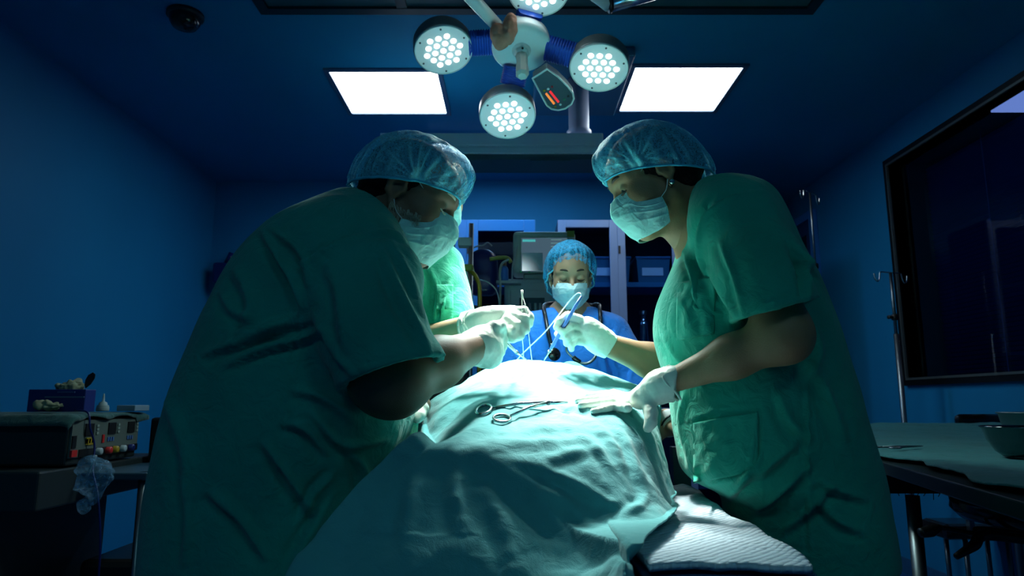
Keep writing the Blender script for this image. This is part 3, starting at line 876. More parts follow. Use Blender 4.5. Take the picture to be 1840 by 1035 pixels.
# ================================================================ hidden surgeon
def build_hidden_surgeon():
    Y0 = 1.98
    p = empty('person', (-.26, Y0, 0), 'person half hidden behind the left surgeon in bright green scrubs, holding suture thread', 'person')
    R = rot('z', -42) @ rot('y', 26)
    h = Head(W(781, 352, 1.96), R, .98)
    v = Vol(h.t - .24, h.t + .24, .004); h.sdf(v)
    v.cap(h.w(-.03, 0, -.03), W(762, 430, 2.0), .050, .055, .03)
    V1, F1 = v.mesh(2)
    v = Vol((-.62, 1.55, .6), (.16, 2.25, 1.72), .006)
    v.cap(W(765, 425, 2.0), W(750, 480, 2.0), .05, .08, .03)
    v.cap(W(750, 500, 2.0), W(710, 720, 2.0), .09, .08, .05)
    sh = W(782, 505, 1.97); el = W(772, 612, 1.86); wr = W(846, 586, 1.67)
    v.cap(sh, el, .045, .042, .04); v.cap(el, wr, .044, .029, .03)
    v.cap(W(690, 500, 2.02), W(690, 640, 1.95), .055, .045, .04); v.cap(W(690, 640, 1.95), W(742, 690, 1.78), .045, .03, .03)
    V2, F2 = v.mesh(2)
    mk('body', np.concatenate([V1, V2]), np.concatenate([F1, F2 + len(V1)]), M_SKIN_L, p)
    v = Vol((-.70, 1.62, .42), (.14, 2.35, 1.62), .006)
    rows = [(404, 752, 788, .05), (414, 735, 800, .08), (436, 715, 804, .10), (450, 700, 807, .11), (470, 690, 808, .13), (500, 682, 818, .14), (530, 676, 822, .15), (560, 670, 822, .15), (600, 666, 815, .15), (660, 660, 784, .15),
            (720, 650, 768, .15), (800, 640, 756, .15), (900, 630, 750, .15), (1000, 622, 748, .15)]
    v.slices(rows_px(rows, Y0), 0, 2.3)
    c = W(806, 566, 1.885); e = W(812, 596, 1.85)
    v.chain([W(792, 480, 1.97), W(800, 530, 1.92), c, e], [.070, .066, .066, .066], .03)
    v.cap(W(705, 480, 2.0), W(690, 600, 1.97), .07, .07, .03)
    v.chain([c + (e - c) * .2, e, e + (e - c)], [.054, .057, .057], 0, 's')
    # sleeve hem runs from lower left to upper right
    X = (np.arange(v.n[0]) * v.h + v.lo[0])[:, None, None]; Yg = (np.arange(v.n[1]) * v.h + v.lo[1])[None, :, None]; Z = (np.arange(v.n[2]) * v.h + v.lo[2])[None, None, :]
    hp = W(806, 591, 1.86); hn = V3(.38, -.15, -1); hn /= np.linalg.norm(hn)
    half = -((X - hp[0]) * hn[0] + (Yg - hp[1]) * hn[1] + (Z - hp[2]) * hn[2])
    sv = v.like(); sv.cap(c, e + (e - c), .09, .09, 0)
    tv = v.like(); tv.slices(rows_px(rows, Y0), 0, 2.3)
    v.D = np.minimum(np.maximum(v.D, -np.maximum(sv.D, half)), tv.D)
    v.cap(h.w(0, 0, -.02), W(775, 410, 2.0), .05, .045, .01, 's')
    folds = [([(770, 480), (785, 520), (780, 580)], 6, .006), ([(812, 500), (800, 530), (795, 570)], 6, .008), ([(825, 520), (800, 545), (790, 590)], 5, .006), ([(705, 760), (740, 740), (765, 760)], 6, .006), ([(760, 470), (775, 500), (775, 560)], 5, .005)]
    o = shirt(p, v, folds, M_SCRUB3, amp=.003, seed=4)
    # chest pocket, a stitched patch on the front of the tunic
    legs(p, -.43, 1.98, .10, 1, .66)
    pts = [(786, 512), (815, 518), (812, 556), (783, 552)]
    def hit(px, py):
        for Yt in np.arange(1.70, 2.05, .003):
            q = W(px, py, Yt); i = np.round((q - v.lo) / v.h).astype(int)
            if (i >= 0).all() and (i < v.n).all() and v.D[tuple(i)] < 0: return Yt - .009
        return 1.85
    G = [[W(a, b, hit(a, b)) for a in np.linspace(784, 814, 6)] for b in np.linspace(512, 556, 6)]
    S = grid_surface(G, 20, 16)
    mk('chest_pocket', S.reshape(-1, 3), grid_faces(20, 16), M_SCRUB3, p, solid=.003)
    hair_mesh(h, p, grow=.003)
    cap_mesh(h, p, front=.045, nape=-.01, r=(.114, .096, .095), seed=6, material=M_CAPB)
    mask_mesh(h, p, M_MASK)
    # gloved hand: back of the hand towards us, fingers curled down round the thread
    v = Vol(W(890, 585, 1.64) - .16, W(890, 585, 1.64) + .16, .0022)
    Yh = 1.63
    v.cap(W(842, 587, 1.675), W(868, 578, 1.65), .0330, .0300, .0)
    v.cap(W(868, 578, 1.65), W(918, 567, 1.62), .0290, .0230, .025)
    v.ell(W(898, 572, 1.625), (.050, .028, .0270), rot('y', 8), .02)
    # index finger: over the top, then down at the front
    v.chain([W(918, 561, 1.615), W(940, 560, 1.60), W(950, 571, 1.595), W(951, 582, 1.60)], [.0150, .0125, .0115, .0098], .008)
    v.chain([W(918, 567, 1.60), W(941, 573, 1.58), W(944, 592, 1.575), W(933, 601, 1.59)], [.0150, .0120, .0108, .0098], .006)
    v.chain([W(912, 575, 1.59), W(931, 586, 1.57), W(934, 603, 1.568), W(922, 608, 1.585)], [.0145, .0118, .0106, .0096], .006)
    v.chain([W(903, 583, 1.585), W(919, 595, 1.567), W(921, 608, 1.568), W(910, 610, 1.58)], [.0135, .0108, .0098, .0088], .006)
    v.chain([W(882, 590, 1.62), W(900, 601, 1.62), W(918, 600, 1.625), W(930, 596, 1.625)], [.018, .0135, .0115, .0100], .010)   # thumb
    fa = W(868, 578, 1.65) - W(842, 587, 1.675); fa /= np.linalg.norm(fa)
    v.cut(W(838, 588, 1.68), -fa)
    for tp in ([W(938, 522, 1.60), W(940, 535, 1.60), W(946, 558, 1.585), W(950, 600, 1.60), W(956, 650, 1.70)], [W(938, 522, 1.60), W(938, 540, 1.60), W(938, 560, 1.59)], [W(938, 606, 1.585), W(940, 625, 1.63), W(941, 650, 1.70)]):
        q = crv(tp, 6); v.chain(q, [.0030] * len(q), 0, 's')
    v.chain([W(893, 603, 1.56), W(928, 633, 1.66)], [.0070, .0075], 0, 's'); v.chain([W(893, 597, 1.575), W(914, 617, 1.62), W(928, 633, 1.66)], [.0070, .0070, .0075], 0, 's')
    near = [o for o in bpy.data.objects if o.get('label') == 'glove of the hand gripping the needle holder'][0]; ntree = bvh_of(near)
    finish_glove(v, p, lab='glove of the outstretched hand holding the thread', keep=ntree)
    # rolled, bunched cuff
    u1 = np.cross(fa, [0, 0, 1.]); u1 /= np.linalg.norm(u1); u2 = np.cross(u1, fa)
    for kk, (off, rr_) in enumerate(((0, .035), (.010, .0345), (.022, .034))):
        cc = W(839, 588, 1.68) + fa * off
        ring = [cc + (rr_ + .0018 * math.sin(5 * t + kk)) * (math.cos(t) * u1 + math.sin(t) * u2) + fa * .004 * math.sin(3 * t + kk * 2) for t in np.linspace(0, 2 * PI, 40)]
        tube('glove_cuff', ring, .0034, M_GLOVE, p, 8, 1)
    return p

# ================================================================ right surgeon
def build_right_surgeon(SF, DT):
    Y0 = 1.55
    p = empty('person', (.50, Y0, 0), 'person at right in green scrubs with a stud earring, leaning in with a blue pen', 'person')
    R = rot('z', 180) @ rot('y', 27) @ rot('z', 3)
    h = Head(W(1176, 331, 1.53), R, 1.02)
    v = Vol(h.t - V3(.26, .2, .26), h.t + V3(.24, .2, .25), .003)
    h.sdf(v)
    v.cap(h.w(-.03, 0, -.035), W(1255, 402, 1.55), .050, .062, .025)
    v.cap(h.w(.01, 0, -.07), W(1238, 420, 1.55), .036, .05, .03)
    V1, F1 = v.mesh(2)
    v = Vol((.12, 1.12, .55), (.86, 1.95, 1.62), .006)
    v.cap(W(1250, 398, 1.55), W(1300, 425, 1.55), .062, .09, .02)
    v.cap(W(1300, 430, 1.55), W(1320, 600, 1.55), .11, .12, .05)
    v.cap(W(1320, 600, 1.55), W(1410, 820, 1.55), .12, .11, .05)
    el = W(1408, 604, 1.30); wr = W(1208, 684, 1.42)
    v.cap(W(1345, 430, 1.38), W(1378, 500, 1.32), .062, .056, .04); v.cap(W(1378, 500, 1.32), el, .054, .047, .03)
    v.ell(W(1414, 598, 1.30), (.040, .040, .046), None, .03)
    v.cap(el, el + (wr - el) * .45, .047, .040, .03); v.cap(el + (wr - el) * .45, wr, .040, .025, .03)
    el2 = W(1222, 668, 1.83); wr2 = W(1088, 618, 1.74)
    v.cap(W(1280, 480, 1.72), el2, .06, .05, .04); v.cap(el2, el2 + (wr2 - el2) * .4, .050, .043, .03); v.cap(el2 + (wr2 - el2) * .4, wr2, .043, .029, .03)
    V2, F2 = v.mesh(2)
    mk('body', np.concatenate([V1, V2]), np.concatenate([F1, F2 + len(V1)]), M_SKIN_M, p)
    # tunic
    v = Vol((.16, 1.05, .60), (.96, 2.00, 1.62), .006)
    rows = [(328, 1318, 1356, .04), (333, 1300, 1372, .07), (342, 1280, 1384, .10), (360, 1254, 1398, .135), (385, 1233, 1412, .165), (415, 1219, 1426, .19), (450, 1211, 1442, .20), (490, 1196, 1466, .20),
            (530, 1180, 1482, .205), (565, 1175, 1496, .205), (600, 1176, 1508, .205), (640, 1186, 1520, .205), (690, 1200, 1538, .205), (740, 1207, 1552, .21), (790, 1213, 1566, .215), (840, 1220, 1580, .22),
            (862, 1228, 1585, .225), (884, 1262, 1590, .225), (905, 1300, 1594, .225), (950, 1304, 1603, .23), (1000, 1308, 1612, .23), (1018, 1308, 1613, .23)]
    v.slices(rows_px(rows, Y0), 0, 2.3)
    tvD = v.D.copy()
    a = W(1318, 400, 1.41); b = W(1366, 480, 1.325); c = W(1396, 562, 1.30); d = W(1412, 625, 1.29)
    v.cap(W(1305, 372, 1.47), a, .085, .085, .04)
    v.chain([a, b, c, d], [.088, .080, .076, .078], .035)
    v.chain([W(1310, 420, 1.70), W(1290, 520, 1.80), W(1270, 580, 1.82)], [.085, .075, .07], .04)
    X = (np.arange(v.n[0]) * v.h + v.lo[0])[:, None, None]; Yg = (np.arange(v.n[1]) * v.h + v.lo[1])[None, :, None]; Z = (np.arange(v.n[2]) * v.h + v.lo[2])[None, None, :]
    hp = W(1388, 560, 1.30); hn = V3(.26, 0, -1.0); hn /= np.linalg.norm(hn)
    half = -((X - hp[0]) * hn[0] + (Yg - hp[1]) * hn[1] + (Z - hp[2]) * hn[2])
    sv = v.like(); sv.chain([b + (c - b) * .4, c, d + (d - c)], [.13, .13, .13], 0)
    v.D = np.minimum(np.maximum(v.D, -np.maximum(sv.D, half)), tvD)
    v.chain([b + (c - b) * .55, c, d], [.060, .068, .070], 0, 's')
    v.cap(h.w(-.02, 0, -.04), W(1262, 396, 1.55), .060, .066, .010, 's')
    v.cap(W(1225, 350, 1.55), W(1236, 405, 1.55), .058, .030, .010, 's')
    v.slices([(.58, .60, 1.55, .22, .18), (.80, .58, 1.55, .20, .17), (.88, .58, 1.55, .05, .05)], 0, 2.3, 's')
    folds = [([(1292, 350), (1262, 400), (1256, 450), (1275, 520)], 6, .009), ([(1345, 345), (1300, 360), (1262, 395)], 5, .005), ([(1390, 345), (1345, 345), (1300, 362)], 4, .003),
             ([(1230, 450), (1245, 500), (1250, 560)], 7, .009), ([(1270, 480), (1300, 530), (1322, 570)], 7, .008), ([(1290, 430), (1320, 500), (1335, 560)], 8, .007),
             ([(1432, 440), (1445, 480), (1452, 540)], 7, .012), ([(1420, 430), (1440, 470), (1470, 500)], 6, .008), ([(1205, 520), (1250, 545), (1300, 560)], 5, -.004), ([(1190, 600), (1215, 640), (1265, 700)], 8, .008),
             ([(1235, 755), (1300, 735), (1365, 725)], 4, .005), ([(1225, 880), (1290, 860), (1355, 835), (1365, 740)], 4, -.004), ([(1365, 730), (1362, 800), (1350, 860)], 5, -.005),
             ([(1330, 870), (1380, 840), (1440, 790)], 11, .012), ([(1350, 920), (1400, 890), (1460, 830)], 10, .011), ([(1300, 900), (1340, 860), (1370, 820)], 8, .010),
             ([(1455, 620), (1450, 760), (1452, 880), (1456, 1010)], 5, .006), ([(1470, 860), (1500, 880), (1560, 900)], 9, .010), ([(1465, 900), (1510, 940), (1560, 960)], 9, .009),
             ([(1400, 960), (1440, 930), (1500, 870)], 9, .010), ([(1440, 640), (1480, 700), (1520, 800)], 12, .010), ([(1395, 700), (1420, 760), (1470, 800)], 11, .009), ([(1230, 700), (1222, 760), (1240, 840)], 6, .006),
             ([(1330, 566), (1385, 536), (1452, 530)], 3, -.0025), ([(1268, 990), (1400, 985), (1500, 992), (1605, 972)], 3, -.002), ([(1460, 580), (1470, 640), (1440, 690)], 9, .010)]
    shirt(p, v, folds, M_SCRUB2, amp=.0035, seed=9, keep=DT)
    def pocket(x0, x1, y0, y1, nm, sk=0):
        def hit(px, py):
            for Yt in np.arange(1.08, 1.75, .003):
                q = W(px, py, Yt); i = np.round((q - v.lo) / v.h).astype(int)
                if (i >= 0).all() and (i < v.n).all() and v.D[tuple(i)] < 0: return Yt - .004
            return 1.4
        G = [[W(a + sk * (b - y0), b - (a - x0) * .18, hit(a + sk * (b - y0), b - (a - x0) * .18)) for a in np.linspace(x0, x1, 9)] for b in np.linspace(y0, y1, 9)]
        S = grid_surface(G, 30, 30); n = grid_normals(S)
        S = S + (vnoise(S, 22)[..., None] * .006) * n
        mk(nm, S.reshape(-1, 3), grid_faces(30, 30), M_SCRUB2, p, solid=.003)
    pocket(1216, 1284, 508, 612, 'chest_pocket')
    pocket(1246, 1362, 760, 868, 'hip_pocket')
    legs(p, .58, 1.55, .11, -1, .80, r=.11)
    hair_mesh(h, p, grow=.006, zlow=-.045, bun=((-.100, 0, .02), (.03, .05, .045)))
    cap_mesh(h, p, front=.060, nape=-.046, r=(.118, .102, .099), back=1.10, xc=-.010, seed=3, temple=(.048, .045), pleat=.0045, ruffle=22)
    mask_mesh(h, p, M_MASK)
    brows(h, p)
    # earring and chain
    e = h.w(-.004, .084, -.028)
    MB().lathe(e, [(.0001, .004), (.004, .003), (.0065, 0), (.007, -.003), (.0001, -.004)], axis=h.R @ V3(.2, 1, 0), n=20).build('earring', M_STEEL, p, smooth=True)
    tube('necklace', [W(1266, 336, 1.50), W(1257, 350, 1.475), W(1244, 365, 1.473), W(1236, 380, 1.49)], .0014, M_GOLD, p, 6)
    # ---- hand with the pen (farther hand)
    v = Vol(W(1045, 595, 1.72) - .15, W(1045, 595, 1.72) + .15, .0022)
    A = lambda x, y, Y=1.70: W(x, y, Y)
    v.cap(A(1092, 621, 1.745), A(1078, 612, 1.735), .0330, .0335, 0)
    v.cap(A(1078, 612, 1.735), A(1052, 592, 1.71), .0330, .0300, .02)
    v.ell(A(1060, 598, 1.715), (.040, .026, .032), rot('y', 38), .02)
    v.chain([A(1040, 576, 1.70), A(1020, 569, 1.685), A(1006, 578, 1.675), A(1001, 588, 1.675)], [.0155, .0130, .0115, .0098], .004)      # index
    v.chain([A(1040, 590, 1.70), A(1022, 586, 1.675), A(1010, 594, 1.67), A(1008, 603, 1.68)], [.0150, .0125, .0112, .0096], .003)       # middle
    v.chain([A(1044, 604, 1.70), A(1028, 601, 1.68), A(1019, 608, 1.678), A(1018, 617, 1.688)], [.0145, .0120, .0106, .0090], .003)      # ring
    v.chain([A(1050, 612, 1.705), A(1034, 612, 1.69), A(1026, 619, 1.69), A(1027, 627, 1.70)], [.0135, .0108, .0096, .0084], .003)       # little
    v.chain([A(1050, 592, 1.73), A(1026, 594, 1.745), A(1010, 598, 1.735), A(1002, 600, 1.72)], [.017, .0140, .0120, .0100], .010)        # thumb, far side
    fa = wr2 - el2; fa /= np.linalg.norm(fa)
    v.cut(A(1098, 626, 1.75), V3(1, 0, -.62))
    pa, pb, pd = W(1045, 532, 1.655), W(1012, 588, 1.668), W(988, 630, 1.690)
    v.chain([pa, pa + (pb - pa) * .3, pb, pb + (pd - pb) * .8, pd], [.0050, .0062, .0066, .0064, .0046], 0, 's')
    finish_glove(v, p, lab='glove of the hand holding the pen')
    # ---- hand pressed flat on the drape (nearer hand)
    v = Vol(V3(.09, 1.22, .96), V3(.46, 1.70, 1.26), .0024)
    B = lambda x, y, Y: W(x, y, Y)
    v.cap(B(1212, 686, 1.415), B(1188, 694, 1.43), .0345, .0325, 0)
    v.cap(B(1188, 694, 1.43), B(1150, 716, 1.45), .0310, .0240, .02)
    o_ = lambda x, y, l: surf_at(SF, x, y, l)
    pc = B(1142, 716, 1.45)
    v.ell((pc + o_(1142, 732, .020)) / 2, (.042, .036, .0170), rot('y', -14), .02)
    for y0, y1, tipx, tipy, r0 in ((715, 717, 1056, 717, .0108), (720, 724, 1040, 726, .0108), (726, 731, 1044, 735, .0106), (733, 740, 1066, 745, .0098)):
        base = B(1128, y0, 1.49 - (y0 - 717) * .0040)
        q1 = o_(1103, y1, r0 * 1.15); q2 = o_((1103 + tipx) / 2, (y1 + tipy) / 2, r0 * .85); q3 = o_(tipx, tipy, r0 * .62)
        v.chain([base, q1, q2, q3], [r0, r0 * .9, r0 * .84, r0 * .70], .003)
    v.chain([B(1162, 722, 1.43), B(1170, 742, 1.41), B(1170, 758, 1.40), B(1164, 770, 1.40)], [.0160, .0125, .0105, .0085], .012)   # thumb over the side
    fa = wr - el; fa /= np.linalg.norm(fa)
    v.cut(B(1219, 684, 1.41), V3(1, -.4, -.25))
    finish_glove(v, p, lab='glove of the hand pressed flat on the drape', keep=DT)
    u1 = V3(.3, .9, .1); u1 -= fa * (u1 @ fa); u1 /= np.linalg.norm(u1); u2 = np.cross(fa, u1)
    for kk in range(3):
        cc = B(1214, 686, 1.415) + fa * (.006 + kk * .011)
        ring = [cc + (.0345 - kk * .0008 + .0022 * math.sin(4 * t + kk)) * (math.cos(t) * u1 + math.sin(t) * u2) + fa * .006 * math.sin(2 * t + kk) for t in np.linspace(0, 2 * PI, 40)]
        tube('glove_cuff', ring, .0026, M_GLOVE, p, 8, 1)
    return p

# ================================================================ nurse
def build_nurse():
    Y0 = 2.45
    p = empty('person', (.2, Y0, 0), 'person in blue gown facing forward at the far end of the table, eyes lowered', 'person')
    R = rot('z', -91) @ rot('y', 20)
    h = Head(W(1025, 499, 2.42), R, .96)
    v = Vol(h.t - .22, h.t + .22, .003); h.sdf(v)
    v.cap(h.w(-.03, 0, -.04), W(1025, 562, 2.46), .048, .055, .03)
    V1, F1 = v.mesh(2)
    v = Vol((-.15, 2.05, .6), (.62, 2.65, 1.55), .007)
    v.cap(W(1025, 560, 2.46), W(1025, 585, 2.47), .056, .09, .02)
    v.cap(W(1025, 600, 2.47), W(1025, 760, 2.47), .12, .12, .05)
    for x0, x1, x2 in ((955, 918, 955), (1095, 1140, 1105)):
        v.cap(W(x0, 590, 2.45), W(x1, 700, 2.40), .045, .042, .03); v.cap(W(x1, 700, 2.40), W(x2, 735, 2.33), .04, .028, .03)
    V2, F2 = v.mesh(2)
    mk('body', np.concatenate([V1, V2]), np.concatenate([F1, F2 + len(V1)]), M_SKIN_N, p)
    v = Vol((-.22, 2.08, .30), (.70, 2.75, 1.55), .007)
    rows = [(553, 985, 1066, .06), (560, 968, 1084, .085), (570, 950, 1102, .10), (585, 938, 1114, .115), (610, 932, 1120, .13), (650, 934, 1118, .14), (700, 936, 1116, .14), (780, 932, 1120, .15), (900, 925, 1126, .14), (1100, 915, 1136, .14)]
    v.slices(rows_px(rows, 2.46), 0, 2.3)
    for x0, x1, x2 in ((956, 912, 950), (1094, 1143, 1108)):
        v.chain([W(x0, 596, 2.455), W((x0 + x1) / 2 + (0), 640, 2.43), W(x1, 698, 2.40)], [.070, .066, .060], .04); v.cap(W(x1, 698, 2.40), W(x2, 728, 2.36), .056, .044, .03)
    v.cap(W(1025, 545, 2.38), W(1025, 578, 2.34), .060, .020, .012, 's'); v.cap(W(1025, 540, 2.46), W(1025, 560, 2.46), .062, .062, .01, 's')
    folds = [([(945, 585), (960, 620), (950, 670)], 5, .008), ([(1110, 585), (1098, 630), (1112, 680)], 5, .008), ([(1000, 590), (1010, 630), (1000, 680)], 6, .006), ([(1060, 590), (1080, 630), (1090, 680)], 5, .007), ([(925, 640), (940, 650), (960, 640)], 5, .006), ([(1125, 630), (1135, 660), (1130, 690)], 4, .006)]
    shirt(p, v, folds, M_GOWN, name='gown', amp=.004, seed=2)
    legs(p, .22, 2.47, .10, 0, .62)
    hair_mesh(h, p, grow=.006)
    cap_mesh(h, p, front=.076, nape=-.125, r=(.110, .099, .098), seed=5, top=1.25, xc=-.022, material=M_CAPB, band=M_BANDB, pleat=.005, ruffle=24)
    mask_mesh(h, p, M_MASKW, taper=(1, 1, .93, .74, .50), straight=True)
    brows(h, p, ball=False)
    MB().lathe(h.w(-.004, .080, -.030), [(.0001, .003), (.003, .002), (.0035, 0), (.0001, -.003)], axis=h.R @ V3(0, 1, 0), n=12).build('earring', M_STEEL, p, smooth=True)
    # gloves out of sight at the table edge
    for x2, s in ((958, -1), (1102, 1)):
        v = Vol(W(x2, 735, 2.2) - .12, W(x2, 735, 2.2) + .12, .004)
        v.cap(W(x2, 735, 2.34), W(x2, 746, 2.325), .028, .024, .01)
        for k in range(4): v.chain([W(x2 + (k - 1.5) * 9, 746, 2.325), W(x2 + (k - 1.5) * 10, 768, 2.31), W(x2 + (k - 1.5) * 10, 784, 2.315)], [.010, .009, .008], .008)
        v.chain([W(x2 - s * 14, 744, 2.325), W(x2 - s * 24, 754, 2.315), W(x2 - s * 26, 764, 2.312)], [.012, .010, .009], .01)
        finish_glove(v, p)
    return p

def build_stethoscope():
    Ys = 2.29
    gown = [o for o in bpy.data.objects if o.name.startswith('gown')][0]; gt = bvh_of(gown, [o for o in gown.parent.children if o.name.startswith('body')][0])
    s = empty('stethoscope', W(1025, 640, Ys), 'black stethoscope hanging round the neck of the nurse in blue', 'stethoscope')
    tube('tubing', clear_of(crv([W(1072, 556, 2.42), W(1062, 549, 2.49), W(1025, 545, 2.545), W(990, 545, 2.50), W(978, 551, 2.42), W(981, 574, 2.345), W(985, 598, 2.31), W(990, 620, 2.30), W(993, 634, 2.30)], 16), gt, .0125), .0075, M_RUBBER, s, 10, 1)
    tube('tubing', clear_of(crv([W(1062, 549, 2.49), W(1074, 560, 2.41), W(1079, 575, 2.345), W(1076, 600, 2.315), W(1071, 622, 2.30)], 16), gt, .0125), .0075, M_RUBBER, s, 10, 1)
    MB().lathe(W(995, 637, 2.285), [(.0001, -.014), (.014, -.013), (.018, -.008), (.019, 0), (.022, .002), (.022, .007), (.0001, .008)], axis=V3(.3, -.9, .1), n=28).build('chest_piece', M_BLACKV, s, smooth=True)
    tube('stem', [W(993, 628, 2.295), W(990, 618, 2.297)], .006, M_STEEL, s, 10)
    tube('headset', [W(1071, 622, 2.30), W(1070, 640, 2.28), W(1058, 652, 2.275), W(1042, 652, 2.275), W(1033, 645, 2.275)], .0048, M_STEELD, s, 10)
    tube('headset', [W(1033, 645, 2.275), W(1024, 638, 2.275), W(1018, 630, 2.275), W(1019, 620, 2.28), W(1023, 616, 2.28)], .0036, M_STEELD, s, 10)
    tube('yoke', [W(1042, 651, 2.272), W(1036, 647, 2.27), W(1030, 642, 2.272)], .0085, M_BLACKV, s, 10)
    return s
# ================================================================ room
XL, XR, YB, YA, HC = -2.55, 2.62, 5.6, 6.5, 3.0
Y_START = -2.2
def struct(name, mb, m, bevel=0, parent=None):
    o = mb.build(name, m, parent, bevel=bevel)
    if parent is None: o['kind'] = 'structure'
    return o

def build_room():
    struct('floor', MB().box((XL - .1, Y_START, -.1), (XR + .1, YA + .1, 0)), M_FLOOR)
    struct('ceiling', MB().box((XL - .1, Y_START, HC), (XR + .1, YA + .1, HC + .1)), M_CEIL)
    struct('wall_left', MB().box((XL - .12, Y_START, 0), (XL, YB + .1, HC)), M_WALL)
    struct('wall_back', MB().box((XL - .12, YB, 0), (1.75, YB + .12, HC)), M_WALL)
    struct('wall_alcove', MB().box((1.63, YB + .12, 0), (1.75, YA, HC)).box((1.63, YA, 0), (XR + .1, YA + .12, HC)), M_WALL)
    # right wall with window opening
    y0, y1, z0, z1 = 2.30, 4.49, 1.262, 2.745
    struct('wall_right', MB().box((XR, Y_START, 0), (XR + .12, y0, HC)).box((XR, y1, 0), (XR + .12, YA + .1, HC)).box((XR, y0, 0), (XR + .12, y1, z0)).box((XR, y0, z1), (XR + .12, y1, HC)), M_WALL)
    struct('wall_front', MB().box((XL - .12, Y_START - .12, 0), (XR + .12, Y_START, HC)), M_WALL)
    struct('baseboard_left', MB().box((XL, Y_START, 0), (XL + .015, YB, .1)), M_LINEN)
    struct('baseboard_back', MB().box((XL, YB - .015, 0), (1.75, YB, .1)), M_LINEN)
    struct('baseboard_right', MB().box((XR - .015, Y_START, 0), (XR, 5.60, .1)), M_LINEN)
    # window: dark frame with bright inner bead, glass, blind and a dark room beyond
    fr = MB()
    t = .035
    fr.box((XR - .025, y0 - t, z0 - t), (XR + .01, y1 + t, z0)).box((XR - .025, y0 - t, z1), (XR + .01, y1 + t, z1 + t)).box((XR - .025, y1, z0), (XR + .01, y1 + t, z1)).box((XR - .025, y0 - t, z0), (XR + .01, y0, z1))
    w = struct('window_1', fr, mat('black_frame', (.004, .006, .008), rough=.35))
    b = MB(); t = .014
    b.box((XR - .030, y0, z0), (XR - .016, y1, z0 + t)).box((XR - .030, y0, z1 - t), (XR - .016, y1, z1)).box((XR - .030, y1 - t, z0 + t), (XR - .016, y1, z1 - t)).box((XR - .030, y0, z0 + t), (XR - .016, y0 + t, z1 - t))
    b.build('window_bead', mat('bead_metal', (.25, .30, .28), rough=.35, metal=.8), w)
    rv = MB(); d = .30; t = .02
    rv.box((XR, y0, z0 - t), (XR + d, y1, z0)).box((XR, y0, z1), (XR + d, y1, z1 + t)).box((XR, y1, z0), (XR + d, y1 + t, z1)).box((XR, y0 - t, z0), (XR + d, y0, z1))
    rv.build('window_reveal', mat('reveal_paint', (.02, .07, .08), rough=.6), w)
    # pane, very slightly out of square
    tilt = rot('z', 4.6)
    MB().box((XR + .03, y0, z0), (XR + .036, y1, z1)).build('glass_pane', M_GLASS, w)
    bl = MB(); n = 52
    for i in range(n):
        z = z0 + .02 + (z1 - z0 - .04) * i / n
        bl.box((XR + .235, y0 + .01, z), (XR + .260, y1 - .01, z + .0016), R=rot('y', 52))
    bl.build('blind_slats', mat('blind_navy', (.006, .02, .10), rough=.45), w)
    cd = MB()
    for y in (2.7, 3.3, 3.9): cd.box((XR + .228, y, z0), (XR + .231, y + .006, z1))
    cd.build('blind_cord', mat('blind_tape', (.02, .05, .16), rough=.6), w)
    MB().box((XR + .085, 2.36, z1 - .012), (XR + .27, 3.60, z1 - .001)).build('reflection_strip', mat('violet_reflection', (.5, .5, .8), emit=((.42, .45, .85), .85)), w)['label'] = 'pale violet glow strip added for a ceiling light reflected in the window'  # glowing strip added to imitate a light reflected in the glass
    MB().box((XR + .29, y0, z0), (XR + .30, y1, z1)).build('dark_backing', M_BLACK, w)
    # glazed door in the alcove
    ya, yb, zt = 5.62, 6.32, 2.76
    f = MB(); t = .07
    f.box((XR - .05, ya, 0), (XR, ya + t, zt)).box((XR - .05, yb - t, 0), (XR, yb, zt)).box((XR - .05, ya + t, zt - t), (XR, yb - t, zt))
    dr = struct('door_1', f, M_CABB, bevel=.004)
    MB().box((XR - .03, ya + t, 0), (XR - .01, yb - t, zt - t)).build('door_leaf', mat('door_dark_blue', (.008, .05, .16), rough=.4), dr)
    MB().box((XR - .034, ya + t + .1, .9), (XR - .026, yb - t - .1, zt - t - .12)).build('door_glass', mat('dark_glass', (.003, .01, .03), rough=.08), dr)
    MB().cyl((XR - .08, ya + .12, 1.05), (XR - .08, ya + .22, 1.05), .009).cyl((XR - .08, ya + .12, 1.05), (XR - .03, ya + .12, 1.05), .009).build('door_handle', M_STEELD, dr)

def light_panel(x0, x1, y0, y1, label, pm=None):
    p = empty('ceiling_light_or_fill', ((x0 + x1) / 2, (y0 + y1) / 2, HC - .015), label, 'light', 'recessed square ceiling lights')
    t = .028
    MB().box((x0 - t, y0 - t, HC - .014), (x1 + t, y0, HC)).box((x0 - t, y1, HC - .014), (x1 + t, y1 + t, HC)).box((x0 - t, y0, HC - .014), (x0, y1, HC)).box((x1, y0, HC - .014), (x1 + t, y1, HC)).build('frame', M_FRAME, p)
    MB().box((x0, y0, HC - .006), (x1, y1, HC - .001)).build('diffuser', pm or M_PANEL, p)

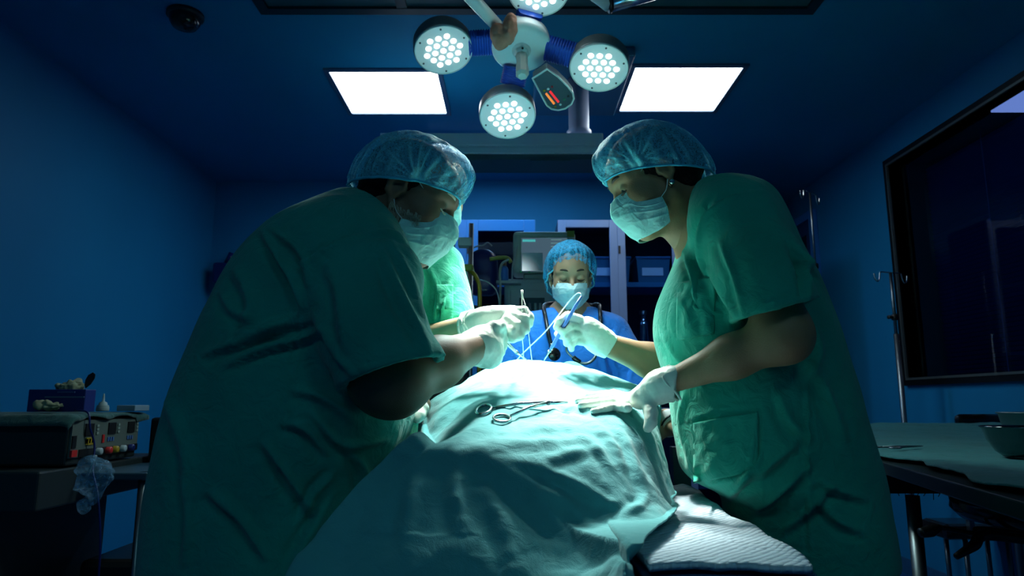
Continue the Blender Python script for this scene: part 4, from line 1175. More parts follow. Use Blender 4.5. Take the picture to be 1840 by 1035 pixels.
def build_ceiling_things():
    g = empty('ceiling_light_or_fill', (-.1, 4.68, HC - .015), 'narrow fill strip added on the ceiling before the cabinets, unseen behind the pendant beam', 'light')  # unseen strip added to brighten the back wall
    MB().box((-.62, 4.57, HC - .014), (.42, 4.79, HC - .001)).build('frame', M_FRAME, g)  # frame of the added fill strip
    MB().box((-.60, 4.59, HC - .018), (.40, 4.77, HC - .0145)).build('diffuser', M_STRIP, g)
    light_panel(-1.05, -.43, 3.62, 4.19, 'glowing white square ceiling light above the left surgeon, partly behind a lamp head')
    light_panel(.70, 1.31, 3.57, 4.15, 'glowing white square ceiling light above the right surgeon, right of the lamp')
    # laminar flow grille at the top edge
    g = empty('ceiling_vent', (.12, 2.4, HC - .03), 'dark perforated air grille in the ceiling along the top edge of the view', 'vent')
    x0, x1, y1, y0 = -1.215, 1.458, 3.01, 1.5
    m = mat('dark_vent_frame', (.006, .02, .03), rough=.5)
    f = MB(); t = .05
    f.box((x0, y1 - t, HC - .03), (x1, y1, HC)).box((x0, y0, HC - .03), (x1, y0 + t, HC)).box((x0, y0 + t, HC - .03), (x0 + t, y1 - t, HC)).box((x1 - t, y0 + t, HC - .03), (x1, y1 - t, HC)).box((-.55, y0 + t, HC - .028), (-.50, y1 - t, HC)).box((.48, y0 + t, HC - .028), (.53, y1 - t, HC))
    f.build('frame', m, g)
    pm = mat('perforated_sheet', (.02, .07, .09), rough=.6)
    nt = pm.node_tree; tc = nt.nodes.new('ShaderNodeTexCoord'); vo = nt.nodes.new('ShaderNodeTexVoronoi'); vo.inputs['Scale'].default_value = 45; vo.inputs['Randomness'].default_value = .1
    rp = nt.nodes.new('ShaderNodeValToRGB'); rp.color_ramp.elements[0].position = .30; rp.color_ramp.elements[0].color = (.002, .004, .008, 1); rp.color_ramp.elements[1].position = .36; rp.color_ramp.elements[1].color = (.03, .09, .12, 1)
    nt.links.new(tc.outputs['Object'], vo.inputs['Vector']); nt.links.new(vo.outputs['Distance'], rp.inputs['Fac']); nt.links.new(rp.outputs['Color'], nt.nodes['Principled BSDF'].inputs['Base Color'])
    for a, b in ((x0 + t, -.55), (-.50, .48), (.53, x1 - t)):
        MB().box((a, y0 + t, HC - .016), (b, y1 - t, HC - .010)).build('perforated_panel', pm, g)
    # small dark dome
    c = W(336, -6, 3.05); c[2] = HC
    dm = empty('ceiling_dome', c, 'small dark dome fixture on the ceiling at the top left', 'dome')
    MB().lathe(c, [(.085, 0), (.085, -.018), (.075, -.022)], n=32, cap0=True, cap1=True).build('base_ring', M_BLACK, dm, smooth=True)
    MB().lathe(c, [(.072, -.02), (.070, -.045), (.055, -.070), (.03, -.082), (.0001, -.086)], n=32).build('dome', mat('brown_dome', (.02, .012, .008), rough=.15), dm, smooth=True)
    # pendant beam
    p = empty('ceiling_pendant', (.36, 3.6, 2.45), 'pale blue ceiling-mounted pendant beam with a round column behind the lamp', 'pendant')
    MB().box((.13, 3.35, 2.94), (.66, 4.12, HC)).build('ceiling_plate', mat('plate_blue', (.03, .13, .24), rough=.4), p, bevel=.01)
    cx = W(1040, 210, 3.62)[0]
    MB().lathe((cx, 3.62, 2.57), [(.069, 0), (.070, .055), (.064, .062), (.058, .066), (.058, .37)], n=40, cap0=True, cap1=True).build('column', M_COL, p, smooth=True)
    b = MB().box((-.72, 3.5, 2.500), (.495, 3.76, 2.570)).box((-.715, 3.512, 2.485), (.487, 3.75, 2.502)).box((-.72, 3.5, 2.455), (.495, 3.76, 2.487))
    b.build('beam', M_BEAM, p, bevel=.003)
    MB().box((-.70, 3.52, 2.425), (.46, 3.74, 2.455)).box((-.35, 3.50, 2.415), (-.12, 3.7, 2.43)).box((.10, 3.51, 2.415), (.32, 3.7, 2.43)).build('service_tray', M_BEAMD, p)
    MB().box((.495, 3.505, 2.458), (.500, 3.755, 2.568)).build('end_cap', M_LGREY, p)

def build_lamp():
    T = V3(.05, 1.73, 1.2)
    hub = W(937, 90, 2.2)
    n0 = T - hub; n0 /= np.linalg.norm(n0)
    L = empty('surgical_light', hub, 'surgical lamp of four round glowing heads round a white hub, hanging over the table', 'lamp')
    def disc_axes(n):
        u = V3(1, 0, 0) - n * n[0]; u /= np.linalg.norm(u); return u, np.cross(n, u)
    # hub
    MB().lathe(hub, [(.012, .004), (.080, .003), (.098, -.002), (.104, -.010), (.105, -.016), (.100, -.055), (.080, -.085), (.0001, -.09)], axis=n0, n=56).build('hub', M_LAMPF, L, smooth=True)
    MB().lathe(hub, [(.0001, .010), (.030, .012), (.0335, .004)], axis=n0, n=32).build('hub_collar', M_WHITEP, L, smooth=True)
    hd = V3(0, -.52, -1.0); hd = n0 * .75 + .25 * hd / np.linalg.norm(hd); hd /= np.linalg.norm(hd)
    ho = hub + n0 * .008
    h = MB().lathe(ho, [(.026, 0), (.026, .02), (.0225, .026)], axis=hd, n=8).build('handle_socket', M_WHITEP, L)
    MB().lathe(ho, [(.0215, .02), (.0205, .075), (.0215, .082), (.0235, .095), (.0235, .120), (.015, .132), (.0001, .133)], axis=hd, n=7).build('handle', mat('handle_plastic', (.50, .62, .56), rough=.45), L)
    MB().cyl(ho + hd * .014 + V3(.003, -.024, .008), ho + hd * .014 + V3(.003, -.027, .008), .004, n=12).build('handle_hole', M_BLACK, L)
    heads = [(797, 92, 2.20, 0), (1076, 124, 2.20, 1), (912, 210, 2.33, 2), (968, -14, 2.06, 3)]
    rp = [(0, 0)]
    for k in range(6): rp.append((1.0 * math.cos(k * PI / 3), math.sin(k * PI / 3)))
    for k in range(6): rp.append((2 * math.cos(k * PI / 3), 2 * math.sin(k * PI / 3)))
    for k in range(6): rp.append((math.sqrt(3) * math.cos(k * PI / 3 + PI / 6), math.sqrt(3) * math.sin(k * PI / 3 + PI / 6)))
    for px, py, Y, idx in heads:
        c = W(px, py, Y)
        n = T - c; n /= np.linalg.norm(n)
        # ease the heads towards the hub axis like the real cluster
        n = n * .6 + n0 * .4; n /= np.linalg.norm(n)
        hdo = empty('lamp_head', c, None, None); hdo.parent = L; hdo.location = tuple(c - wloc(L))
        u, w = disc_axes(n)
        a0 = (.25, .05, .12, .4)[idx]
        MB().lathe(c, [(.1005, -.004), (.104, -.007), (.1045, -.012), (.103, -.050), (.094, -.068), (.070, -.080), (.0001, -.084)], axis=n, n=64).build('shell', M_LAMPB, hdo, smooth=True)
        MB().lathe(c, [(.0001, -.002), (.096, -.002), (.1005, -.004)], axis=n, n=64).build('face_plate', M_LENS, hdo)
        MB().lathe(c, [(.0985, -.003), (.1005, .0005), (.1025, -.001), (.103, -.006)], axis=n, n=64).build('rim', M_WHITEP, hdo, smooth=True)
        sp = .0305
        for (x, y) in rp:
            xx = x * math.cos(a0) - y * math.sin(a0); yy = x * math.sin(a0) + y * math.cos(a0)
            q = c + (u * xx + w * yy) * sp
            MB().lathe(q, [(.0001, .0012), (.006, .001), (.0096, -.0005), (.0102, -.003)], axis=n, n=20).build('led', M_LED, hdo)
        for k in range(6):
            q = c + (u * math.cos(k * PI / 3 + a0 + .3) + w * math.sin(k * PI / 3 + a0 + .3)) * .088
            MB().lathe(q, [(.0001, .0012), (.0025, .0012), (.0036, 0), (.0036, -.003)], axis=n, n=12).build('screw', M_SCREW, hdo)
        # corrugated joint to the hub
        dv = hub - c; dl = np.linalg.norm(dv); dv /= dl
        a = c + dv * .092 - n * .040; b = hub - dv * .088 - n0 * .045
        NN = 64; R = []
        t_ = (b - a); tl = np.linalg.norm(t_); t_ /= tl; ww = n0 - t_ * (n0 @ t_); ww /= np.linalg.norm(ww); uu = np.cross(t_, ww)
        for i in range(NN + 1):
            f = i / NN; s = 1 + .055 * math.sin(f * 2 * PI * 11)
            R.append([a + t_ * tl * f + uu * math.copysign(abs(math.cos(q)) ** .5, math.cos(q)) * .043 * s + ww * math.copysign(abs(math.sin(q)) ** .5, math.sin(q)) * .027 * s for q in np.linspace(0, 2 * PI, 28, endpoint=False)])
        MB().rings(R).build('corrugated_joint', M_CORR, hdo, smooth=True)
        # the lamp itself
        ld = bpy.data.lights.new('lamp_beam', 'SPOT'); ld.energy = 270; ld.spot_size = math.radians(35); ld.spot_blend = .9; ld.shadow_soft_size = .075; ld.color = (.93, 1.0, .92)
        lo = bpy.data.objects.new('lamp_beam', ld); C.objects.link(lo)
        lo.location = tuple(c + n * .012)
        d = T - (c + n * .012)
        from mathutils import Vector
        lo.rotation_euler = Vector(d).to_track_quat('-Z', 'Y').to_euler()
    gl = bpy.data.lights.new('lamp_spill_fill', 'SPOT'); gl.energy = 60; gl.spot_size = math.radians(150); gl.spot_blend = 1.0; gl.shadow_soft_size = .18; gl.color = (.75, 1.0, .95)  # wide fill added at the hub, standing in for spill from the heads
    go = bpy.data.objects.new('lamp_spill_fill', gl); C.objects.link(go); go.location = tuple(hub + n0 * .16)
    from mathutils import Vector
    go.rotation_euler = Vector(n0).to_track_quat('-Z', 'Y').to_euler()
    # control panel between the lower and the right heads
    P0 = W(990, 160, 2.24)
    op = lambda x, y, e=0: on_plane(x, y, P0 + n0 * e, n0)
    out = [(957, 141), (983, 124), (1003, 138), (1020, 155), (1029, 167), (1031, 177), (1027, 187), (1016, 195), (1003, 198), (991, 196), (983, 190), (973, 172)]
    cp = MB().prism([op(x, y) for x, y in out], -n0 * .035).build('control_panel', M_LAMPB, L, bevel=.004)
    MB().tube([op(x, y, .001) for x, y in out + out[:2]], .0035, 8, cap=False).build('panel_rim', M_WHITEP, cp, smooth=True)
    cx = sum(x for x, _ in out) / len(out); cy = sum(y for _, y in out) / len(out)
    MB().prism([op(cx + (x - cx) * .93, cy + (y - cy) * .93, .0015) for x, y in out], -n0 * .003).build('panel_face', mat('panel_grey', (.05, .085, .10), rough=.4), cp)
    def bar(x0, y0, x1, y1, w, m, nm):
        dx, dy = x1 - x0, y1 - y0; l = math.hypot(dx, dy); ox, oy = -dy / l * w, dx / l * w
        MB().prism([op(x0 + ox, y0 + oy, .003), op(x0 - ox, y0 - oy, .003), op(x1 - ox, y1 - oy, .003), op(x1 + ox, y1 + oy, .003)], -n0 * .002).build(nm, m, cp)
    bar(981, 168, 996, 187, 1.8, mat('orange_bar', (1, .25, .04), emit=((1, .22, .03), .8)), 'orange_level_bar')
    bar(988, 164, 1004, 184, 1.8, mat('red_bar', (.9, .02, .03), emit=((1, .02, .03), .7)), 'red_level_bar')
    for x, y, m in ((978, 163, M_YEL), (985, 160, M_WHITEP), (992, 156, M_RED), (998, 192, M_YEL), (1007, 188, M_WHITEP), (1021, 173, M_BLACK), (1014, 179, mat('green_print', (.02, .2, .1)))):
        MB().lathe(op(x, y, .003), [(.0001, .001), (.0045, .001), (.0045, -.001)], axis=n0, n=12).build('button', m, cp)
    # suspension arm, coming down from the upper left
    p0 = W(893, 46, 2.14); p1 = W(838, -14, 2.02); p2 = W(760, -100, 1.9)
    top = V3(p2[0] - .05, 1.9, HC)
    MB().tube([p0, p1, p2], [.0215, .0235, .0235], 24).build('suspension_arm', M_WHITEP, L, smooth=True)
    MB().cyl(p2 + V3(0, 0, -.02), V3(p2[0], p2[1], HC), .03).build('drop_tube', M_WHITEP, L, smooth=True)
    MB().lathe(V3(p2[0], p2[1], HC), [(.09, 0), (.09, -.03), (.04, -.05)], n=32, cap0=True, cap1=True).build('ceiling_mount', M_WHITEP, L, smooth=True)
    tube('wiring', [W(885, 38, 2.13), W(896, 57, 2.13), W(904, 68, 2.15)], .0012, M_BLACK, L, 6)
    # brown paper tape wrapped round the joint: two crumpled bands
    v = Vol(W(905, 60, 2.17) - .12, W(905, 60, 2.17) + .12, .0035)
    v.ell(W(897, 66, 2.115), (.031, .034, .050), rot('y', -14), 0)
    v.ell(W(916, 52, 2.10), (.024, .030, .054), rot('y', 4), .004)
    V, F = v.mesh(1); V = V + vnormals(V, F) * (vnoise(V, 40)[:, None] * .010 + vnoise(V, 90)[:, None] * .004)
    mk('tape_wrap', V, F, M_TAPE, L)['label'] = 'brown paper tape'
    # second boom, steel and white, at the top edge
    b = empty('lamp_boom', W(1100, -10, 2.2), 'steel and white articulated boom arm entering at the top edge right of the lamp', 'arm')
    tube('elbow', [W(1052, -34, 2.2), W(1076, -12, 2.2), W(1096, 12, 2.2)], [.038, .036, .022], M_WHITEP, b, 24)
    MB().cyl(W(1092, 6, 2.2), W(1250, -40, 2.2), .0335, .036, 32).build('sleeve', M_STEEL, b, smooth=True)
    MB().cyl(W(1092, 6, 2.2), W(1096, 5, 2.2), .0355, .0355, 32).build('joint_ring', M_BLACK, b, smooth=True)
    e = W(1250, -40, 2.2)
    MB().cyl(e - V3(0, 0, .02), V3(e[0], e[1], HC), .03, .03, 24).build('drop_tube', M_WHITEP, b, smooth=True)
    e2 = W(1052, -34, 2.2)
    MB().cyl(e2, V3(e2[0] - .02, e2[1], e2[2] + .06), .036, .03, 24).build('end_knuckle', M_WHITEP, b, smooth=True)

# ================================================================ table, drape
def build_table():
    t = empty('operating_table', (.09, 1.5, 0), 'operating table under the patient, dark blue padded top on a steel column', 'table')
    MB().box((-.190, 1.19, .80), (.205, 2.165, .878)).box((.205, .985, .80), (.42, 2.165, .878)).build('mattress', mat('navy_mattress', (.006, .02, .10), rough=.4, bump=(40, .3, .004)), t, bevel=.018)
    MB().box((-.182, 1.20, .765), (.205, 2.16, .80)).box((.205, .995, .765), (.415, 2.16, .80)).build('tabletop_frame', M_STEELD, t, bevel=.004)
    MB().box((-.06, 1.55, .12), (.24, 1.85, .765)).build('column', M_LGREY, t, bevel=.02)
    MB().box((-.02, 1.25, .0), (.26, 2.05, .12)).build('base', M_GREYP, t, bevel=.02)
    for x in (-.188, .427): MB().box((x - .005, 1.25, .775), (x + .005, 2.15, .795)).build('side_rail', M_STEEL, t)
    # arm board carrying the bare arm
    MB().box((.475, 1.84, .995), (.62, 2.04, 1.025)).build('arm_board', M_BLACKV, t, bevel=.01)
    MB().box((.432, 1.95, .77), (.452, 1.99, .80)).box((.452, 1.95, .77), (.50, 1.99, .995)).build('arm_board_bracket', M_STEELD, t)
    # quilted disposable pad
    pm = mat('quilted_white_pad', (.56, .68, .78), rough=.85, spec=.2)
    nt = pm.node_tree; N = nt.nodes; Lk = nt.links; tc = N.new('ShaderNodeTexCoord'); mp = N.new('ShaderNodeMapping'); mp.inputs['Rotation'].default_value = (0, 0, PI / 4)
    vo = N.new('ShaderNodeTexVoronoi'); vo.inputs['Scale'].default_value = 85; vo.inputs['Randomness'].default_value = .12; ns = N.new('ShaderNodeTexNoise'); ns.inputs['Scale'].default_value = 25
    bp = N.new('ShaderNodeBump'); bp.inputs['Strength'].default_value = 1.0; bp.inputs['Distance'].default_value = .010; bp.invert = True
    b2 = N.new('ShaderNodeBump'); b2.inputs['Strength'].default_value = .4; b2.inputs['Distance'].default_value = .006
    Lk.new(tc.outputs['Object'], mp.inputs['Vector']); Lk.new(mp.outputs[0], vo.inputs['Vector']); Lk.new(tc.outputs['Object'], ns.inputs['Vector'])
    Lk.new(vo.outputs['Distance'], bp.inputs['Height']); Lk.new(ns.outputs['Fac'], b2.inputs['Height']); Lk.new(b2.outputs[0], bp.inputs['Normal']); Lk.new(bp.outputs[0], N['Principled BSDF'].inputs['Normal'])
    nu, nv = 90, 60
    S = np.zeros((nu, nv, 3)); uu = np.linspace(0, 1, nu)[:, None]; vv = np.linspace(0, 1, nv)[None, :]
    xl = .185 + 0 * uu; xr = .405 + .060 * uu
    S[..., 0] = xl + (xr - xl) * vv; S[..., 1] = .962 + .90 * uu + .012 * np.sin(vv * 5) + .010 * vv; S[..., 2] = .896
    S[..., 2] += .003 * np.abs(vnoise(S, 9)) + .007 * np.abs(vnoise(S * [1, .4, 1], 16, 3)) * np.clip(1 - uu * 1.5, 0, 1) + .003 * np.abs(vnoise(S, 40))
    S[..., 2] += .004 * np.exp(-((vv - .96) / .05) ** 2) * np.abs(np.sin(uu * 14))
    S[..., 0] += .006 * np.sin(uu * 9) * vv + .004 * np.sin(uu * 23) * vv
    pad = mk('absorbent_pad', S.reshape(-1, 3), grid_faces(nu, nv), pm, None, solid=.010)
    tag(pad, 'white quilted absorbent pad on the table corner beside the teal drape', 'pad')
    u2 = MB(); 
    S2 = S.copy(); S2[..., 2] = .8835 + .001 * vnoise(S2, 20); S2[..., 0] += .012 * (vv - .4); S2[..., 1] -= .006
    pd = mk('sheet', S2.reshape(-1, 3), grid_faces(nu, nv), M_LINEN, None, solid=.006)
    tag(pd, 'dark blue sheet edge folded under the white quilted pad', 'sheet')

def build_drape():
    Rr = []
    NY = {1.12: 1.183, 1.04: 1.150, .97: 1.112, .915: 1.068}; WT = [1, 1, 1, 1, 1, 1, .9, .6, .15, 0]   # the cloth falls steeply over the short end
    def row(Y, pts, lz=None, rz=None, ldx=.02, rdx=.02):
        P = [W(a, b, Y + (NY.get(Y, Y) - Y) * wt) for (a, b), wt in zip(pts, WT)]
        L0 = P[0].copy(); R0 = P[-1].copy()
        if lz is not None: L0 = L0 + V3(-ldx, 0, 0); L0[2] = lz
        if rz is not None: R0 = R0 + V3(rdx, 0, 0); R0[2] = rz
        Rr.append([L0] + P + [R0])
    def wrow(Y, xs, zs, lz, rz):
        P = [V3(x, Y + (.16 * wt if Y < .95 else 0), z) for x, z, wt in zip(xs, zs, WT)]
        Rr.append([V3(xs[0] - .01, Y, lz)] + P + [V3(xs[-1] + .01, Y, rz)])
    xs = np.linspace(-.24, .40, 10)
    wrow(2.235, np.linspace(-.20, .36, 10), [.70] * 10, .60, .60)
    wrow(2.205, np.linspace(-.20, .36, 10), [.92, .93, .97, 1.03, 1.09, 1.09, 1.03, .97, .93, .92], .62, .62)
    wrow(2.09, xs, [.95, 1.02, 1.07, 1.11, 1.13, 1.13, 1.12, 1.11, 1.10, 1.10], .60, 1.11)
    wrow(1.95, xs, [.96, 1.06, 1.12, 1.155, 1.168, 1.168, 1.155, 1.14, 1.12, 1.11], .55, 1.115)
    row(1.80, [(752, 790), (772, 728), (818, 697), (872, 666), (930, 650), (998, 649), (1060, 663), (1132, 688), (1168, 708), (1185, 733)], .55, 1.12, rdx=.0)
    row(1.66, [(752, 805), (772, 752), (814, 715), (866, 688), (930, 674), (998, 673), (1060, 685), (1128, 706), (1162, 734), (1186, 786)], .55, .99, rdx=.0)
    row(1.53, [(752, 818), (775, 775), (812, 737), (862, 715), (930, 705), (998, 704), (1060, 713), (1122, 728), (1166, 762), (1196, 830)], .55, .905)
    row(1.42, [(752, 830), (783, 792), (820, 762), (868, 743), (930, 738), (998, 738), (1060, 743), (1118, 760), (1160, 802), (1192, 868)], .55, .905)
    row(1.31, [(748, 832), (788, 798), (828, 782), (878, 775), (930, 776), (998, 783), (1058, 794), (1110, 815), (1155, 850), (1196, 905)], .55, .905)
    row(1.215, [(728, 826), (776, 803), (826, 799), (878, 806), (936, 818), (998, 838), (1058, 864), (1110, 889), (1150, 908), (1184, 926)], .55, .905)
    row(1.12, [(655, 892), (720, 846), (800, 840), (858, 850), (925, 868), (988, 896), (1048, 926), (1100, 944), (1140, 954), (1160, 962)], .50, .905)
    row(1.04, [(590, 958), (672, 905), (756, 890), (838, 893), (915, 912), (982, 944), (1044, 972), (1092, 984), (1124, 988), (1138, 992)], .45, .905)
    row(.97, [(535, 1022), (630, 975), (730, 950), (836, 948), (915, 962), (978, 988), (1036, 1008), (1085, 1014), (1118, 1008), (1130, 1010)], .40, .900)
    row(.915, [(500, 1075), (600, 1052), (720, 1030), (836, 1024), (915, 1034), (978, 1050), (1036, 1062), (1082, 1060), (1112, 1040), (1124, 1036)], .38, .84)
    wrow(.885, np.linspace(-.32, .145, 10), [.70, .74, .76, .77, .77, .76, .75, .75, .76, .78], .36, .70)
    wrow(.88, np.linspace(-.32, .15, 10), [.40] * 10, .34, .42)
    nu, nv = 300, 260
    S = grid_surface(Rr, nu, nv)
    n = grid_normals(S)
    if n[..., 2].mean() < 0: n = -n
    V = S.reshape(-1, 3); Nn = n.reshape(-1, 3)
    folds = [([(905, 690), (930, 745), (945, 790)], 5, .003), ([(770, 790), (800, 745), (845, 705)], 7, .012), ([(775, 800), (820, 768), (855, 745)], 6, .009), ([(785, 805), (840, 782), (900, 772)], 6, .007),
             ([(840, 812), (920, 800), (1000, 800), (1080, 790)], 7, .006), ([(900, 790), (980, 772), (1060, 770)], 7, .006), ([(960, 832), (1040, 815), (1100, 812)], 7, .007),
             ([(1085, 745), (1120, 790), (1150, 860), (1170, 900)], 7, .010), ([(1110, 748), (1150, 800), (1178, 870)], 6, .009), ([(1060, 755), (1100, 800), (1125, 850)], 7, .008), ([(1020, 780), (1070, 810), (1110, 860)], 6, .006),
             ([(1130, 745), (1165, 790), (1188, 850)], 6, .009), ([(770, 690), (830, 690), (870, 668)], 4, -.005), ([(1060, 680), (1120, 702), (1180, 728)], 5, .006), ([(1080, 692), (1130, 714), (1160, 730)], 4, -.005),
             ([(990, 722), (1015, 738), (1045, 742)], 5, -.009), ([(1010, 718), (1040, 732), (1070, 734)], 5, .006),
             ([(830, 802), (930, 860), (1000, 930), (1070, 1020)], 15, .014), ([(830, 802), (820, 880), (835, 980)], 14, .012), ([(760, 830), (740, 900), (720, 1000)], 15, .010), ([(880, 815), (990, 850), (1090, 900), (1170, 925)], 9, .010),
             ([(920, 840), (1010, 900), (1080, 970), (1110, 1010)], 11, .010), ([(1110, 940), (1140, 990), (1150, 1030)], 8, .010), ([(850, 850), (900, 930), (930, 1030)], 14, .010), ([(1160, 880), (1150, 910), (1100, 935)], 7, .008)]
    px, py = proj(V)
    D = np.zeros(len(V))
    okm = np.clip((V[:, 1] - .8) * 10, 0, 1) * np.clip((1.95 - V[:, 1]) * 6, 0, 1)
    for poly, w, amp in folds:
        P = np.array(crv([np.array([a, b, 0.]) for a, b in poly], 6))[:, :2]; w = w * 1.25
        s, t = pl_dist(px, py, P); env = np.clip(np.sin(np.clip(t, 0, 1) * PI), 0, 1) ** 1.3
        D += .75 * amp * env * (np.exp(-(s / w) ** 2) - .6 * np.exp(-((s - 1.5 * w) / (1.1 * w)) ** 2))
    D *= okm
    D += .010 * vnoise(V * [1, .6, 1], 9, 2) + .006 * vnoise(V * [.6, 1, 1], 24, 4) + .003 * vnoise(V, 55, 6)
    # pleats where the cloth hangs at the sides and the end
    low = np.clip((.88 - V[:, 2]) / .15, 0, 1)
    D += low * .014 * np.sin(V[:, 1] * 30 + 4 * vnoise(V, 4) * 3) * (V[:, 1] > .95) + low * .016 * np.sin(V[:, 0] * 32 + 6 * vnoise(V, 3)) * (V[:, 1] <= .95)
    V = V + Nn * D[:, None]
    # never sink below the pad
    fl = np.interp(V[:, 1] - np.interp(V[:, 0], [.08, .21], [.21, 0]), [.90, .935, .965, 2.20, 2.24], [.70, .85, .917, .917, .8])
    on = (V[:, 0] > -.19) & (V[:, 0] < .5) & (V[:, 2] > .80)
    z = V[:, 2]; V[:, 2] = np.where(on, np.where(z - fl > .15, z, fl + .008 * np.log1p(np.exp(np.clip((z - fl) / .008, -30, 30)))), z)
    BX = (((-.190, 1.16, .765), (.175, 2.19, .878)), ((.172, .950, .765), (.480, 1.875, .913)), ((.175, 1.80, .765), (.432, 2.19, .878)), ((-.20, 1.2, .765), (.439, 2.19, .80)), ((.475, 1.84, .995), (.62, 2.04, 1.025)))
    for it in range(14):       # settle the cloth on the table: push out, relax where it was pushed, push out again
        V0 = V.copy()
        for lo, hi in BX: V = out_of_box(V, lo, hi, .013)
        if it == 13: break
        mv = (np.abs(V - V0).max(1) > 1e-5).reshape(nu, nv)
        for _ in range(3): mv = mv | np.roll(mv, 1, 0) | np.roll(mv, -1, 0) | np.roll(mv, 1, 1) | np.roll(mv, -1, 1)
        mv[0] = mv[-1] = False; mv[:, 0] = mv[:, -1] = False
        G = V.reshape(nu, nv, 3); A = (np.roll(G, 1, 0) + np.roll(G, -1, 0) + np.roll(G, 1, 1) + np.roll(G, -1, 1)) / 4
        V = np.where(mv[..., None], G * .5 + A * .5, G).reshape(-1, 3)
    o = mk('surgical_drape', V, grid_faces(nu, nv), M_DRAPE, None, solid=.003)
    tag(o, 'large teal cloth drape covering the patient and hanging over the near end of the table', 'drape')
    return V.reshape(nu, nv, 3), o

def up_tree(o):
    """the cloth as a surface whose normals point away from what it covers"""
    from mathutils.bvhtree import BVHTree
    off = wloc(o); V = [tuple(np.array(v.co) + off) for v in o.data.vertices]; F = [tuple(p.vertices) for p in o.data.polygons]
    if sum(p.normal.z for p in o.data.polygons) < 0: F = [f[::-1] for f in F]
    return BVHTree.FromPolygons(V, F)

def surf_at(S, px, py, lift=.0):
    """point of the draped surface seen at a photo coordinate"""
    V = S.reshape(-1, 3); x, y = proj(V)
    m = (V[:, 1] < 1.9) & (V[:, 2] > .88)
    d = np.hypot(x - px, y - py) + np.where(m, 0, 1e6)
    i = np.argsort(d)[:4]; w = 1 / (d[i] + .05)
    q = (V[i] * w[:, None]).sum(0) / w.sum(); q[2] += lift; return q

